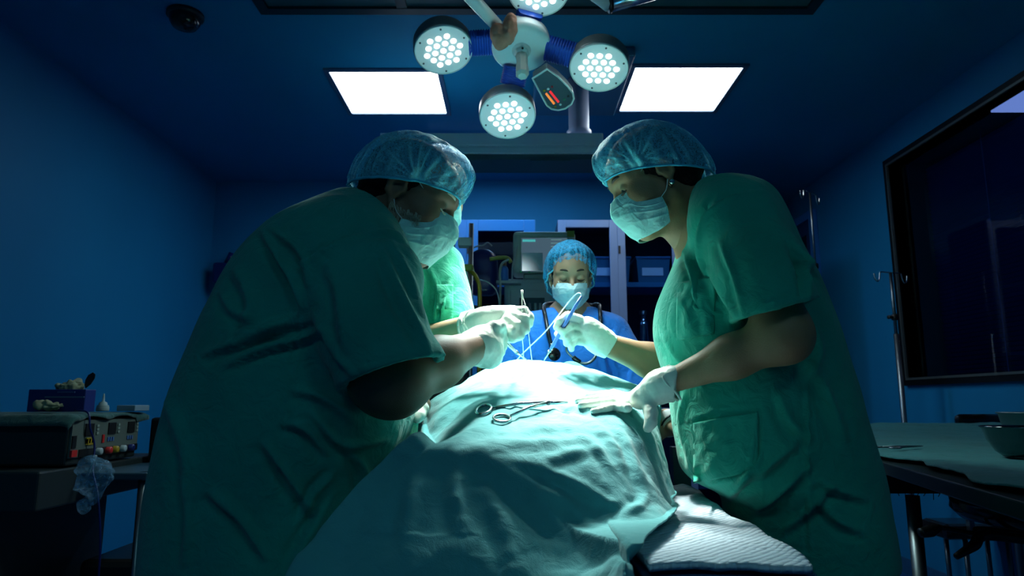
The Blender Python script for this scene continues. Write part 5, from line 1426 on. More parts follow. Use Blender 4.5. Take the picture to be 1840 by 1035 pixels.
# ================================================================ instruments
def build_instruments(S, DR):
    dtree = up_tree(DR)
    # artery forceps lying on the drape
    f = empty('artery_forceps', surf_at(S, 935, 745), 'long steel scissor-handled forceps lying on the teal drape', 'forceps')
    at = lambda x, y, l=.006: surf_at(S, x, y, l + .003)
    top = S.reshape(-1, 3); top = top[(top[:, 1] > 1.25) & (top[:, 1] < 1.6)]
    def hz(x, y):
        i = np.argsort((top[:, 0] - x) ** 2 + (top[:, 1] - y) ** 2)[:3]; return top[i, 2].max()
    def ring(c, rx, ry, nm):
        ea = V3(1, .0, 0); zs_ = [hz(c[0] + rx * math.cos(t), c[1] + ry * math.sin(t)) for t in np.linspace(0, 2 * PI, 12)]
        gx = (hz(c[0] + rx, c[1]) - hz(c[0] - rx, c[1])) / (2 * rx); gy = (hz(c[0], c[1] + ry) - hz(c[0], c[1] - ry)) / (2 * ry)
        q = [V3(c[0] + rx * math.cos(t), c[1] + ry * math.sin(t), 0) for t in np.linspace(0, 2 * PI, 36)]
        off = max(hz(*p[:2]) - (gx * (p[0] - c[0]) + gy * (p[1] - c[1])) for p in q) + .004
        for p in q: p[2] = off + gx * (p[0] - c[0]) + gy * (p[1] - c[1])
        # lie with the surface
        MB().tube(q, .0030, 8, cap=False).build(nm, M_STEEL, f, smooth=True)
    c1 = at(869, 742, .007); c2 = at(902, 757, .007)
    ring(c1, .0155, .026, 'finger_ring'); ring(c2, .0170, .027, 'finger_ring')
    j = at(985, 737, .012); tip = at(1020, 733, .008)
    e1 = c1 + V3(.016, .004, 0); e2 = c2 + V3(.017, .006, 0)
    MB().tube([e1, (e1 + j) / 2 + V3(0, 0, .004), j], [.0028, .0034, .0042], 8).build('shank', M_STEEL, f, smooth=True)
    MB().tube([e2, (e2 + j) / 2 + V3(0, 0, .004), j], [.0028, .0034, .0042], 8).build('shank', M_STEEL, f, smooth=True)
    MB().lathe(j, [(.0001, .005), (.0045, .0045), (.006, 0), (.0045, -.0045), (.0001, -.005)], n=16).build('hinge', M_STEELD, f, smooth=True)
    MB().tube([j, (j + tip) / 2, tip], [.0046, .0036, .0016], 8).build('jaw', M_STEEL, f, smooth=True)
    # needle holder in the left surgeon's hand
    n = empty('needle_holder', W(946, 646, 1.70), 'slender steel needle holder in the gloved hand of the left surgeon, tip on the drape', 'forceps')
    tip = W(947, 647, 1.70); hg = W(928, 633, 1.66)
    a1 = W(893, 603, 1.56); a2 = W(893, 597, 1.575)
    MB().tube([a1, hg, tip], [.0028, .0036, .0018], 8).build('blade', M_STEEL, n, smooth=True)
    MB().tube([a2, W(914, 617, 1.62), hg], [.0028, .0030, .0036], 8).build('blade', M_STEEL, n, smooth=True)
    MB().lathe(hg, [(.0001, .0045), (.004, .004), (.005, 0), (.004, -.004), (.0001, -.0045)], axis=(0, -1, .2), n=14).build('hinge', M_STEELD, n, smooth=True)
    # suture thread: a loop over the hand, both ends down to the wound
    t = MB()
    for P in ([W(938, 522, 1.60), W(940, 535, 1.60), W(946, 558, 1.585), W(950, 600, 1.60), W(956, 650, 1.70)],
              [W(938, 522, 1.60), W(938, 540, 1.60), W(938, 560, 1.59)], [W(938, 606, 1.585), W(940, 625, 1.63), W(941, 650, 1.70)]):
        t.tube(crv(P, 6), .0010, 6)
    t.tube([W(938, 521, 1.60), W(939, 538, 1.60)], [.0028, .0014], 8)
    o = t.build('suture_thread', M_CORD, None, smooth=True); tag(o, 'white suture thread pulled up in a tall narrow loop from the wound', 'thread')
    # diathermy pen
    p = empty('diathermy_pen', W(1010, 590, 1.68), 'blue diathermy pen held by the right surgeon, its tip on the drape', 'pen')
    A, B, D, E = W(1045, 532, 1.655), W(1012, 588, 1.668), W(988, 630, 1.690), W(977, 649, 1.70)
    MB().tube([A, A + (B - A) * .3, B, B + (D - B) * .8, D], [.0028, .0042, .0046, .0044, .0026], 16).build('pen_body', M_PEN, p, smooth=True)
    MB().tube([D, D + (E - D) * .3, E], [.0030, .0022, .0010], 10).build('tip', M_STEEL, p, smooth=True)
    tube('collar', [D, D + (E - D) * .12], .0042, M_WHITEP, p, 10)
    tube('cable', clear_of(crv([A, W(1042, 527, 1.66), W(1035, 529, 1.67), W(1020, 545, 1.69), W(1000, 571, 1.71), W(978, 598, 1.74), W(955, 620, 1.77), W(935, 640, 1.80), W(915, 665, 1.86), W(890, 700, 1.95)], 8), dtree, .006), .0015, M_WIREW, p, 8, 1)
    # small folded green towel behind the wound
    G = [[W(1008, 655, 1.86), W(1020, 651, 1.86), W(1034, 652, 1.86), W(1050, 661, 1.86)], [W(1006, 662, 1.86), W(1020, 658, 1.85), W(1036, 660, 1.85), W(1054, 668, 1.85)], [W(1004, 672, 1.84), W(1020, 670, 1.83), W(1038, 672, 1.83), W(1056, 678, 1.83)]]
    Sg = grid_surface(G, 14, 20); Sg = np.array(clear_of(Sg.reshape(-1, 3), dtree, .006)).reshape(Sg.shape)
    o = mk('folded_towel', Sg.reshape(-1, 3), grid_faces(14, 20), M_SCRUB2, None, solid=.006); tag(o, 'small green towel tucked behind the white-lit top of the drape', 'towel')
# ================================================================ cabinets and equipment at the back
def cabinet(name, label, x0, x1, xm, Y, H, mf, posts, depth=.45, shelves=()):
    c = empty(name, ((x0 + x1) / 2, Y + depth / 2, 0), label, 'cabinet')
    t = .02
    MB().box((x0, Y + depth - t, 0), (x1, Y + depth, H)).box((x0, Y + .03, 0), (x0 + t, Y + depth - t, H)).box((x1 - t, Y + .03, 0), (x1, Y + depth - t, H)).box((x0 + t, Y + .03, H - t), (x1 - t, Y + depth - t, H)).box((x0 + t, Y + .03, 0), (x1 - t, Y + depth - t, .10)).build('carcass', M_CABI, c)
    for z in shelves: MB().box((x0 + t, Y + .05, z - .035), (x1 - t, Y + depth - t, z)).build('shelf', M_SHELF, c)
    xs = [x0] + xm + [x1]
    for a, b in zip(xs[:-1], xs[1:]):
        fw = posts
        d = MB().box((a, Y, .08), (a + fw, Y + .028, H)).box((b - fw, Y, .08), (b, Y + .028, H)).box((a + fw, Y, H - fw), (b - fw, Y + .028, H)).box((a + fw, Y, .08), (b - fw, Y + .028, .08 + fw * 1.4)).box((a + fw, Y + .004, 1.02), (b - fw, Y + .028, 1.08)).build('door', mf, c, bevel=.003)
        MB().box((a + fw, Y + .012, .16), (b - fw, Y + .016, H - fw)).build('glass', M_GLASS, d)
        MB().box((b - fw * .7, Y - .02, 1.35), (b - fw * .4, Y, 1.47)).build('handle', M_STEELD, d)
        MB().box((a + .004, Y - .006, H - .26), (a + .020, Y, H - .20)).build('hinge', M_BLACK, d)
    return c

def bin_(x0, x1, y0, y1, z0, z1, label):
    b = empty('storage_bin', ((x0 + x1) / 2, (y0 + y1) / 2, z0), label, 'bin', 'plastic bins in the glass cabinet')
    t = .012; s = .015
    m = film('bin_plastic', '#4f8fb4', .62, rough=.3)
    V = [(x0 + s, y0 + s, z0), (x1 - s, y0 + s, z0), (x1 - s, y1 - s, z0), (x0 + s, y1 - s, z0), (x0, y0, z1), (x1, y0, z1), (x1, y1, z1), (x0, y1, z1)]
    mk('tub', V, [(0, 3, 2, 1), (0, 1, 5, 4), (1, 2, 6, 5), (2, 3, 7, 6), (3, 0, 4, 7)], m, b, smooth=False, solid=.004)
    MB().box((x0 - .008, y0 - .008, z1), (x1 + .008, y1 + .008, z1 + .018)).build('lid', mat('bin_lid', (.03, .14, .32), rough=.4), b, bevel=.004)
    MB().box((x0 + .04, y0 + .004, z0 + .05), (x1 - .05, y0 + .012, z0 + .11)).build('paper_slip', mat('paper_slip', (.8, .9, 1.0), rough=.8), b)
    MB().box((x0 + .03, y0 + .03, z0 + .005), (x1 - .03, y1 - .03, z0 + .09)).build('contents', mat('packed_items', (.05, .14, .24), rough=.8, bump=(30, 1, .02), var=(30, .7)), b, bevel=.01)

def build_back():
    Y = 4.9
    X = lambda px, py=450, Yy=Y: W(px, py, Yy)[0]
    zc = W(1000, 395, Y)[2]
    zs = W(1000, 505, Y)[2]
    cR = cabinet('glass_cabinet', 'tall glass-fronted cabinet with pale frames behind the nurse, plastic bins on its shelf', X(1003), X(1345), [X(1110), X(1222)], Y, zc, M_CABW, .058, shelves=(zs, W(1000, 628, Y)[2] - .01, .55))
    cL = cabinet('glass_cabinet', 'tall blue-framed glass cabinet left of the patient monitor', X(700), X(962), [X(838)], Y, zc, M_CABB, .085, shelves=(zs, W(1000, 628, Y)[2], .55))
    h = W(1000, 462, Y)[2] - zs
    bin_(X(1050), X(1134), Y + .06, Y + .34, zs + .003, zs + h, 'clear plastic bin with white paper slip, on the shelf just right of the nurse cap')
    bin_(X(1146), X(1206), Y + .06, Y + .34, zs + .003, zs + h, 'clear plastic bin on the cabinet shelf, below the right surgeon mask')
    bt = empty('steel_canister', W(1158, 640, 5.05) * [1, 1, 0] + V3(0, 0, W(1000, 628, Y)[2] - .0085), 'tall shiny metal canister on the lower cabinet shelf by the right surgeon sleeve', 'canister')
    b0 = wloc(bt)
    MB().lathe(b0, [(.042, 0), (.045, .01), (.045, .20), (.038, .225), (.022, .24), (.022, .275), (.026, .28), (.026, .30), (.0001, .305)], n=28, cap0=True).build('body', M_STEEL, bt, smooth=True)
    MB().lathe(b0 + V3(0, 0, .28), [(.028, 0), (.028, .03), (.0001, .034)], n=24).build('lid', M_STEELD, bt, smooth=True)
    # ---- patient monitor on the anaesthesia workstation
    Ym = 3.2
    a = W(922, 490, Ym); b = W(1034, 415, Ym)
    ws = empty('anaesthesia_machine', ((a[0] + b[0]) / 2, Ym + .2, 0), 'grey anaesthesia machine under the monitor, partly behind the nurse', 'medical machine')
    mo = empty('patient_monitor', ((a[0] + b[0]) / 2, Ym + .1, a[2] - .02), 'grey patient monitor with a lit screen above the nurse, yellow sticker on its top corner', 'monitor')
    x0, x1, z0, z1 = a[0], b[0], a[2], b[2]
    MB().box((x0, Ym, z0), (x1, Ym + .16, z1)).build('housing', mat('monitor_shell', (.34, .42, .38), rough=.5), mo, bevel=.018)
    s0 = W(937, 488, Ym); s1 = W(1019, 428, Ym)
    sm = mat('monitor_screen', (.01, .02, .03), rough=.12, emit=((.25, .45, .62), .22))
    MB().box((s0[0] - .008, Ym - .003, s0[2] - .006), (s1[0] + .008, Ym + .01, s1[2] + .006)).build('bezel', M_GREYP, mo)
    MB().box((s0[0], Ym - .006, s0[2]), (s1[0], Ym, s1[2])).build('screen', sm, mo)
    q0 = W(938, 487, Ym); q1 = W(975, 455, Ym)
    lm = mat('painted_screen_glare', (.5, .6, .65), emit=((.75, .95, 1.0), 1.0))
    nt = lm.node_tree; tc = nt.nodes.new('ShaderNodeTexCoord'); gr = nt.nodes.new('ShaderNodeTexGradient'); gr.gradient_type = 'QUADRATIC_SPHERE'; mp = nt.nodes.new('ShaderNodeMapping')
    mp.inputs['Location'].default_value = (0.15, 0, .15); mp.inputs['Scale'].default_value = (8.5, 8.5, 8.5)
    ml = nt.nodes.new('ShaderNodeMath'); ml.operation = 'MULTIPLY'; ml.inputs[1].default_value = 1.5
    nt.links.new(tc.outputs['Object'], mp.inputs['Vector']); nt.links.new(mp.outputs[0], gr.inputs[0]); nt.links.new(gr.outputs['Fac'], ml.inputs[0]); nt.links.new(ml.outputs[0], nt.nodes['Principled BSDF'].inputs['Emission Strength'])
    # lamp reflection painted on the screen as glow: gradient centred on the patch
    e = empty('screen_glare', ((q0[0]), Ym - .008, q0[2]), None, None); e.parent = mo; e.location = tuple(np.array(e.location) - wloc(mo))
    MB().box((q0[0], Ym - .008, q0[2]), (q1[0], Ym - .006, q1[2])).build('glare_patch', lm, e)
    t0 = W(939, 435, Ym); t1 = W(962, 431, Ym)
    MB().box((t0[0], Ym - .008, t0[2]), (t1[0], Ym - .006, t1[2])).build('screen_banner', mat('cyan_text', (.05, .5, .5), emit=((.10, .62, .60), .6)), mo)
    gm = mat('screen_traces', (.1, .3, .3), emit=((.25, .45, .45), .5))
    for i in range(5):
        p = W(990, 432 + i * 6, Ym); MB().box((p[0], Ym - .008, p[2]), (p[0] + .05 - .006 * (i % 3), Ym - .006, p[2] + .003)).build('screen_text', gm, mo)
    for px in (936, 951): MB().lathe(W(px, 490 - 1.5, Ym - .0), [(.0001, .006), (.006, .005), (.006, 0)], axis=(0, -1, 0), n=14).build('key', mat('green_key', (.02, .35, .12), rough=.4), mo)
    st0 = W(1019, 426, Ym); st1 = W(1032, 415, Ym)
    MB().box((st0[0], Ym - .002, st0[2]), (st1[0], Ym + .001, st1[2])).build('yellow_sticker', M_OLIVE, mo)
    MB().box((x0 + .05, Ym + .02, z0 - .03), (x1 - .03, Ym + .13, z0)).build('foot', M_GREYP, mo, bevel=.006)
    # machine body
    c0 = W(906, 600, Ym); c1 = W(1052, 514, Ym)
    top = z0 - .0315
    MB().box((c0[0], Ym - .02, .88), (c1[0], Ym + .42, top)).build('body', M_LGREY, ws, bevel=.02)
    MB().box((c0[0] + .01, Ym, .12), (c1[0] - .01, Ym + .42, .88)).build('drawer_unit', M_GREYP, ws, bevel=.01)
    for k in range(3): MB().box((c0[0] + .03, Ym - .012, .18 + k * .22), (c1[0] - .03, Ym + .002, .36 + k * .22)).build('drawer', M_LGREY, ws, bevel=.006)
    for x in (c0[0] + .06, c1[0] - .06):
        for y in (Ym + .06, Ym + .34): MB().lathe((x, y, .05), [(.0001, -.02), (.05, -.018), (.05, .018), (.0001, .02)], axis=(1, 0, 0), n=20).cyl((x, y, .05), (x, y, .125), .014).build('caster', M_BLACK, ws, smooth=True)
    d0 = W(917, 596, Ym - .02); d1 = W(990, 522, Ym - .02)
    MB().box((d0[0], Ym - .030, d0[2]), (d1[0], Ym - .018, d1[2])).build('display_frame', M_WHITEP if False else M_LGREY, ws, bevel=.004)
    e0 = W(933, 596, Ym); e1 = W(978, 537, Ym)
    MB().box((e0[0], Ym - .034, e0[2]), (e1[0], Ym - .029, e1[2])).build('flow_window', mat('flow_dark', (.03, .07, .08), rough=.2), ws)
    for px in (942, 952, 962, 971):
        p = W(px, 556, Ym - .04); MB().cyl(p - V3(0, 0, .06), p + V3(0, 0, .03), .006, n=12).build('flow_tube', M_LGREY, ws, smooth=True)
    s0 = W(900, 511, Ym); s1 = W(936, 508, Ym)
    MB().box((s0[0] - .02, Ym - .085, s0[2] - .008), (s1[0], Ym - .02, s0[2] + .004)).build('side_shelf', M_LGREY, ws)
    tube('sensor_cable', [W(920, 508, Ym - .06), W(921, 480, Ym - .03), W(926, 455, Ym - .02), W(930, 440, Ym - .012)], .004, M_LGREY, ws, 8)
    # blue spray bottle on that shelf
    bb = W(906, 508, Ym - .055); bb[2] = s0[2] + .001
    bt = empty('bottle', bb + V3(0, 0, .004), 'small blue bottle standing on the shelf left of the patient monitor', 'bottle')
    MB().lathe(bb + V3(0, 0, .004), [(.018, 0), (.020, .008), (.020, .055), (.015, .068), (.009, .074)], n=24, cap0=True, cap1=True).build('body', mat('blue_bottle', (.02, .12, .42), rough=.3), bt, smooth=True)
    MB().lathe(bb + V3(0, 0, .078), [(.011, 0), (.011, .018), (.0001, .02)], n=20).build('cap', mat('bottle_cap', (.25, .14, .10), rough=.5), bt, smooth=True)
    # ---- breathing equipment stand: navy bag, olive unit, yellow hose
    Yv = 3.32
    v = Vol(W(868, 490, Yv) - .24, W(868, 490, Yv) + .24, .005)
    c = W(868, 490, Yv)
    v.slices([(c[2] - .116, c[0] + .003, Yv, .050, .038), (c[2] - .094, c[0] + .002, Yv, .069, .050), (c[2] - .022, c[0], Yv, .077, .056), (c[2] + .055, c[0], Yv, .075, .055), (c[2] + .094, c[0] - .004, Yv, .062, .046), (c[2] + .113, c[0], Yv, .033, .03)], 0, 2.6)
    V, F = v.mesh(2)
    bg = empty('breathing_bag', c - V3(0, 0, .105), 'dark navy bag hanging between the left surgeon and the patient monitor', 'bag')
    mk('bag', V + vnormals(V, F) * (vnoise(V, 25) * .006)[:, None], F, M_NAVY, bg)
    tube('hanger', [W(850, 446, Yv), W(858, 442, Yv), W(868, 441, Yv), W(876, 436, Yv), W(884, 442, Yv)], .0035, M_STEELD, bg, 8)
    Yv = 3.0
    cart = empty('equipment_stand', (W(840, 500, Yv)[0], Yv + .1, 0), 'steel stand with olive top and grey box beside the navy bag', 'stand')
    p = W(846, 500, Yv + .02)
    MB().cyl((p[0], p[1], .05), (p[0], p[1], W(846, 400, Yv)[2]), .011, n=16).build('pole', M_STEELD, cart, smooth=True)
    q0 = W(800, 490, Yv); q1 = W(851, 478, Yv)
    MB().box((q0[0] - .1, Yv - .05, q0[2]), (q1[0], Yv + .2, q1[2])).build('olive_tray', M_OLIVE, cart, bevel=.006)
    q2 = W(800, 514, Yv)
    MB().box((q0[0] - .1, Yv - .04, q2[2]), (W(842, 500, Yv)[0], Yv + .18, q0[2])).build('grey_box', M_LGREY, cart, bevel=.006)
    MB().box((q0[0] - .08, Yv + .0, .9), (W(838, 500, Yv)[0], Yv + .17, q2[2])).build('dark_unit', M_BLACK, cart, bevel=.01)
    u0 = W(823, 442, Yv); u1 = W(848, 427, Yv)
    MB().box((u0[0], Yv - .01, u0[2]), (u1[0], Yv + .05, u1[2])).build('clamp_box', M_LGREY, cart, bevel=.004)
    tube('yellow_hose', [W(846, 487, Yv - .03), W(855, 497, Yv - .05), W(861, 515, Yv - .06), W(862, 550, Yv - .06), W(861, 600, Yv - .05), W(861, 670, Yv - .04), W(862, 760, Yv - .02)], .0095, M_YEL, cart, 12)
    tube('thin_tube', [W(862, 503, Yv - .07), W(878, 508, Yv - .08), W(893, 525, Yv - .08), W(898, 560, Yv - .08), W(898, 620, Yv - .08)], .0028, M_LGREY, cart, 8)
    tube('black_hose', [W(836, 560, Yv - .06), W(850, 552, Yv - .07), W(866, 558, Yv - .07), W(876, 575, Yv - .07), W(880, 620, Yv - .06)], .009, M_RUBBER, cart, 10)
    tube('monitor_lead', [W(820, 478, Yv - .02), W(828, 466, Yv - .03), W(812, 462, Yv), W(800, 472, Yv)], .005, M_RUBBER, cart, 8)
    for a in range(5):
        an = a * 2 * PI / 5; e = V3(p[0] + .24 * math.cos(an), p[1] + .24 * math.sin(an), .05)
        MB().tube([V3(p[0], p[1], .08), e], .012, 10).lathe(e - V3(0, 0, .02), [(.0001, -.012), (.028, -.01), (.028, .01), (.0001, .012)], axis=(math.sin(an), -math.cos(an), 0), n=16).build('foot', M_BLACK, cart, smooth=True)
    yb = empty('hose_bundle', W(895, 470, 3.12), 'olive strap and pale hose loop right of the navy bag', 'hose')
    MB().tube(crv([W(880, 466, 3.12), W(898, 463, 3.12), W(912, 464, 3.12), W(918, 472, 3.12)], 6), .010, 10).build('strap', M_OLIVE, yb, smooth=True)
    tube('hose_loop', [W(914, 466, 3.11), W(902, 474, 3.10), W(898, 492, 3.10), W(899, 520, 3.10), W(896, 600, 3.10)], .006, M_GREYP, yb, 8)
    # dark fitting in the back left corner
    q = W(392, 478, 5.45)
    wf = empty('wall_fixture', (-2.42, 5.5, q[2] - .14), 'small dark fixture in the back left corner, just past the left surgeon shoulder', 'fixture')
    MB().box((-2.46, 5.44, q[2] - .14), (-2.20, 5.60, q[2] + .03)).build('housing', M_NAVY, wf, bevel=.02)
    MB().cyl((-2.36, 5.5, q[2] + .03), (-2.33, 5.5, q[2] + .12), .03, .025, 16).build('knob', M_NAVY, wf, smooth=True)

# ================================================================ left cart
def build_left_cart():
    # electrosurgical generator
    x1, y0, y1 = -1.20, 1.87, 2.21
    zb, zt = .95, 1.078
    ct = empty('equipment_cart', (-1.45, 2.05, 0), 'dark equipment cart at the left edge carrying the generator', 'cart')
    MB().box((-1.80, 1.78, .845), (x1 - .005, 2.42, .945)).build('top_drawer', M_GREYP if False else mat('cart_dark', (.012, .022, .026), rough=.5), ct, bevel=.006)
    mdk = mat('cart_dark', (.02, .035, .04))
    MB().box((x1 - .02, 1.95, .905), (-1.02, 2.45, .925)).build('side_shelf', mat('cart_shelf', (.03, .07, .10), rough=.4), ct, bevel=.004)
    MB().box((-1.78, 1.82, .05), (-1.36, 2.36, .845)).build('pedestal', mdk, ct, bevel=.006)
    MB().box((-1.36, 2.05, .55), (-1.02, 2.45, .57)).build('lower_shelf', mdk, ct)
    MB().box((-1.36, 2.05, .22), (-1.02, 2.45, .24)).build('lower_shelf', mdk, ct)
    for x, y in ((-1.045, 1.98), (-1.045, 2.42)): MB().cyl((x, y, .04), (x, y, .925), .012, n=14).build('post', M_STEELD, ct, smooth=True)
    for x, y in ((-1.70, 1.9), (-1.70, 2.3), (-1.06, 2.0), (-1.06, 2.4)): MB().lathe((x, y, .035), [(.0001, -.014), (.035, -.012), (.035, .012), (.0001, .014)], axis=(1, 0, 0), n=18).build('caster', M_BLACK, ct, smooth=True)
    g = empty('electrosurgical_generator', (-1.45, 2.04, zb), 'beige-fronted electrosurgical generator under a dark cloth on the left cart', 'medical machine')
    MB().box((-1.72, y0, zb), (x1, y1, zt)).build('housing', mat('generator_case', (.012, .020, .022), rough=.5), g, bevel=.006)
    MB().box((x1, y0 + .005, zb + .02), (x1 + .006, y1 - .005, zt - .008)).build('control_face', mat('control_face', (.09, .12, .11), rough=.5), g)
    fx = x1 + .006
    def fb(u0, u1, w0, w1, m, nm, t=.003): MB().box((fx, y0 + (y1 - y0) * u0, zb + (zt - zb) * w0), (fx + t, y0 + (y1 - y0) * u1, zb + (zt - zb) * w1)).build(nm, m, g)
    for u in (.18, .50, .80): fb(u, u + .11, .60, .86, M_BLACK, 'display')
    for u in (.20, .50, .80):
        for k in range(3): fb(u + k * .035, u + k * .035 + .022, .44, .53, mat('button_blue', (.05, .12, .30), rough=.4), 'button')
    for u in (.33, .64, .94):
        for k in range(3): fb(u, u + .03, .62 + k * .08, .67 + k * .08, M_GREYP, 'button')
    fb(.20, .30, .40, .56, M_YEL, 'yellow_key_pad'); fb(.42, .45, .42, .60, M_RED, 'red_key'); fb(.02, .07, .36, .62, M_BLACK, 'power_switch'); fb(.01, .08, .18, .32, M_RED, 'rocker_switch', .006)
    fb(.12, .98, .17, .32, M_BLACK, 'socket_strip')
    for u, m in ((.36, M_LGREY), (.50, M_RED), (.60, M_YEL), (.72, M_LGREY), (.85, M_NAVY)):
        c = V3(fx + .003, y0 + (y1 - y0) * u, zb + (zt - zb) * .24)
        MB().lathe(c, [(.010, 0), (.010, .012), (.006, .014), (.0001, .014)], axis=(1, 0, 0), n=18).build('socket', m, g, smooth=True)
    # cloth lying over it
    nu, nv = 70, 50
    u = np.linspace(0, 1, nu)[:, None]; v = np.linspace(0, 1, nv)[None, :]
    S = np.zeros((nu, nv, 3)); S[..., 0] = -1.74 + .57 * u; S[..., 1] = 1.845 + .40 * v; S[..., 2] = zt + .006
    over = np.clip((S[..., 0] - (x1 - .01)) / .04, 0, 1); S[..., 0] = np.where(S[..., 0] > x1 + .012, x1 + .012 + .004 * np.sin(v * 20), S[..., 0]); S[..., 2] -= over ** 1.5 * (.012 + .014 * (v > .85) + .010 * np.sin(v * 17) * .5)
    front = np.clip((1.866 - S[..., 1]) / .02, 0, 1); S[..., 2] -= front * .03
    S[..., 2] += .003 * vnoise(S, 30) + .003
    o = mk('cover_cloth', S.reshape(-1, 3), grid_faces(nu, nv), cloth('dark_green_cloth', (.02, .08, .08)), None, solid=.003); tag(o, 'dark green cloth laid over the electrosurgical generator', 'cloth')
    # tissue box
    zt2 = zt + .0145
    b = empty('glove_box', (-1.31, 2.02, zt2), 'dark blue dispenser box with white tissue pulled from its top', 'box')
    xa, xb = W(56, 740, 2.0)[0], W(158, 740, 2.0)[0]
    hz = .064
    MB().box((xa, 1.98, zt2), (xb, 2.03, zt2 + hz)).build('carton', M_BLUEBOX, b, bevel=.002)
    MB().box((xa + .05, 1.977, zt2 + .040), (xb - .002, 1.980, zt2 + .044)).build('printed_line', mat('grey_print', (.12, .18, .28), rough=.6), b)
    MB().box((xa + .085, 1.977, zt2 + .054), (xb - .03, 1.980, zt2 + .058)).build('printed_text', mat('blue_print', (.05, .10, .28), rough=.6), b)
    def crumple(c, r, name, parent, m, seed, lab=None):
        vv = Vol(np.array(c) - max(r) * 1.6, np.array(c) + max(r) * 1.6, max(r) / 16)
        vv.ell(c, r, None, 0); V, F = vv.mesh(0)
        N = vnormals(V, F); s = max(r)
        V = V + N * ((vnoise(V, .9 / s, seed) * 1.1 + np.abs(vnoise(V, 2.4 / s, seed + 3)) * .7 - vnoise(V, 5 / s, seed + 5) * .3) * s * .75)[:, None]
        o = mk(name, V, F, m, parent)
        if lab: tag(o, *lab)
        return o
    cx = (xa + xb) / 2
    crumple((cx - .005, 2.04, zt2 + hz + .012), (.038, .03, .016), 'tissue', b, M_BROWNY, 1)
    sp = MB()
    prof = [(.0, .0), (.010, .012), (.014, .030), (.010, .042), (.0, .048), (-.010, .040), (-.012, .026), (-.008, .010)]
    sp.prism([V3(cx + .040 + x + z * .35, 2.045, zt2 + hz + .004 + z) for x, z in prof], (0, .003, 0))
    o = sp.build('paddle', M_BLACK, None, bevel=.001); tag(o, 'small dark paddle-shaped item stuck in the tissue on the blue box', 'paddle')
    crumple((cx + .012, 1.945, zt2 + .016), (.042, .018, .014), 'crumpled_tissue', None, M_BROWNY, 9, ('crumpled white tissue lying in front of the dark blue box', 'tissue'))
    # white nozzle bottle
    q = W(184, 739, 2.12); q[2] = zt2
    bo = empty('nozzle_bottle', q, 'small white bottle with a pointed nozzle standing right of the blue box', 'bottle')
    MB().lathe(q, [(.017, 0), (.018, .004), (.018, .012), (.016, .016), (.017, .018)], n=24, cap0=True, cap1=True).build('body', M_LGREY, bo, smooth=True)
    MB().lathe(q + V3(0, 0, .018), [(.013, 0), (.011, .008), (.004, .012), (.0028, .026), (.0015, .036)], n=20, cap1=True).build('nozzle', M_LGREY, bo, smooth=True)
    q = W(236, 741, 2.30)
    MBb = MB().box((-1.238, 2.15, zt2), (-1.180, 2.235, zt2 + .018)); o = MBb.build('white_carton', mat('pale_carton', (.16, .26, .34), rough=.7), None, bevel=.002)
    tag(o, 'flat pale carton lying at the far corner of the cloth on the generator', 'box')
    MB2 = MB().box((-1.190, 2.265, .9265), (-1.06, 2.42, 1.070)); o = MB2.build('suction_unit', M_BLACK, None, bevel=.01); tag(o, 'black box-shaped unit on the cart side shelf behind the generator', 'medical machine')
    for k, (z, m) in enumerate(((1.05, M_RED), (1.03, M_LGREY), (.985, M_LGREY), (.965, M_RED))):
        MB().box((-1.062, 2.26, z - .006), (-1.054, 2.30 + .02 * (k % 2), z + .006)).build('indicator', m, o)
    # plastic bag hanging from the side
    c = W(168, 862, 1.78)
    vv = Vol(c - .16, c + .16, .0045); vv.ell(c + V3(.0, 0, .02), (.046, .030, .034), None, 0); vv.cap(c + V3(.012, 0, -.01), c + V3(-.01, 0, -.065), .030, .016, .04); V, F = vv.mesh(0)
    N = vnormals(V, F); V = V + N * ((np.abs(vnoise(V, 22, 2)) * .05 + np.abs(vnoise(V, 55, 8)) * .018 - .012))[:, None]
    bgm = film('thin_plastic_bag', '#7fb4d8', .30, rough=.25, mottle=60)
    o = mk('plastic_bag', V, F, bgm, None); tag(o, 'crumpled translucent plastic bag hanging below the generator front', 'bag')
    tube('bag_tie', [c + V3(0, 0, .06), V3(c[0] - .03, 1.80, .93)], .003, M_LGREY, o, 6)
    # thin dark blue cable
    fx2 = x1 + .02
    cb = MB().tube(crv([V3(-1.24, 1.95, zt + .02), V3(-1.19, 1.93, zt + .012), V3(fx2, 1.93, zt - .03), V3(fx2 + .005, 1.95, 1.0), V3(fx2 + .02, 1.93, .93), V3(-1.12, 1.90, .86), V3(-1.10, 1.90, .70), V3(-1.10, 1.90, .40), V3(-1.06, 1.92, .10), V3(-1.0, 2.0, .01)], 8), .0028, 8).build('power_cable', M_NAVY, None, smooth=True)
    tag(cb, 'thin dark blue cable running from the generator down to the floor', 'cable')
    cl = MB()
    for k in range(4): cl.tube(crv([V3(-1.18 + (.10 + .01 * k) * math.cos(t), 2.22 + (.10 + .012 * k) * math.sin(t), .252 + .014 * k) for t in np.linspace(0, 2 * PI, 14)], 3), .007, 8)
    o = cl.build('coiled_hose', M_GREYP, None, smooth=True); tag(o, 'coiled hose lying on the lowest shelf of the left cart', 'hose')
    w = MB().box((-1.28, 2.10, .5715), (-1.10, 2.40, .66)).build('foot_pedal', M_BLACK, None, bevel=.02); tag(w, 'black foot pedal stored on the middle shelf of the left cart', 'pedal')

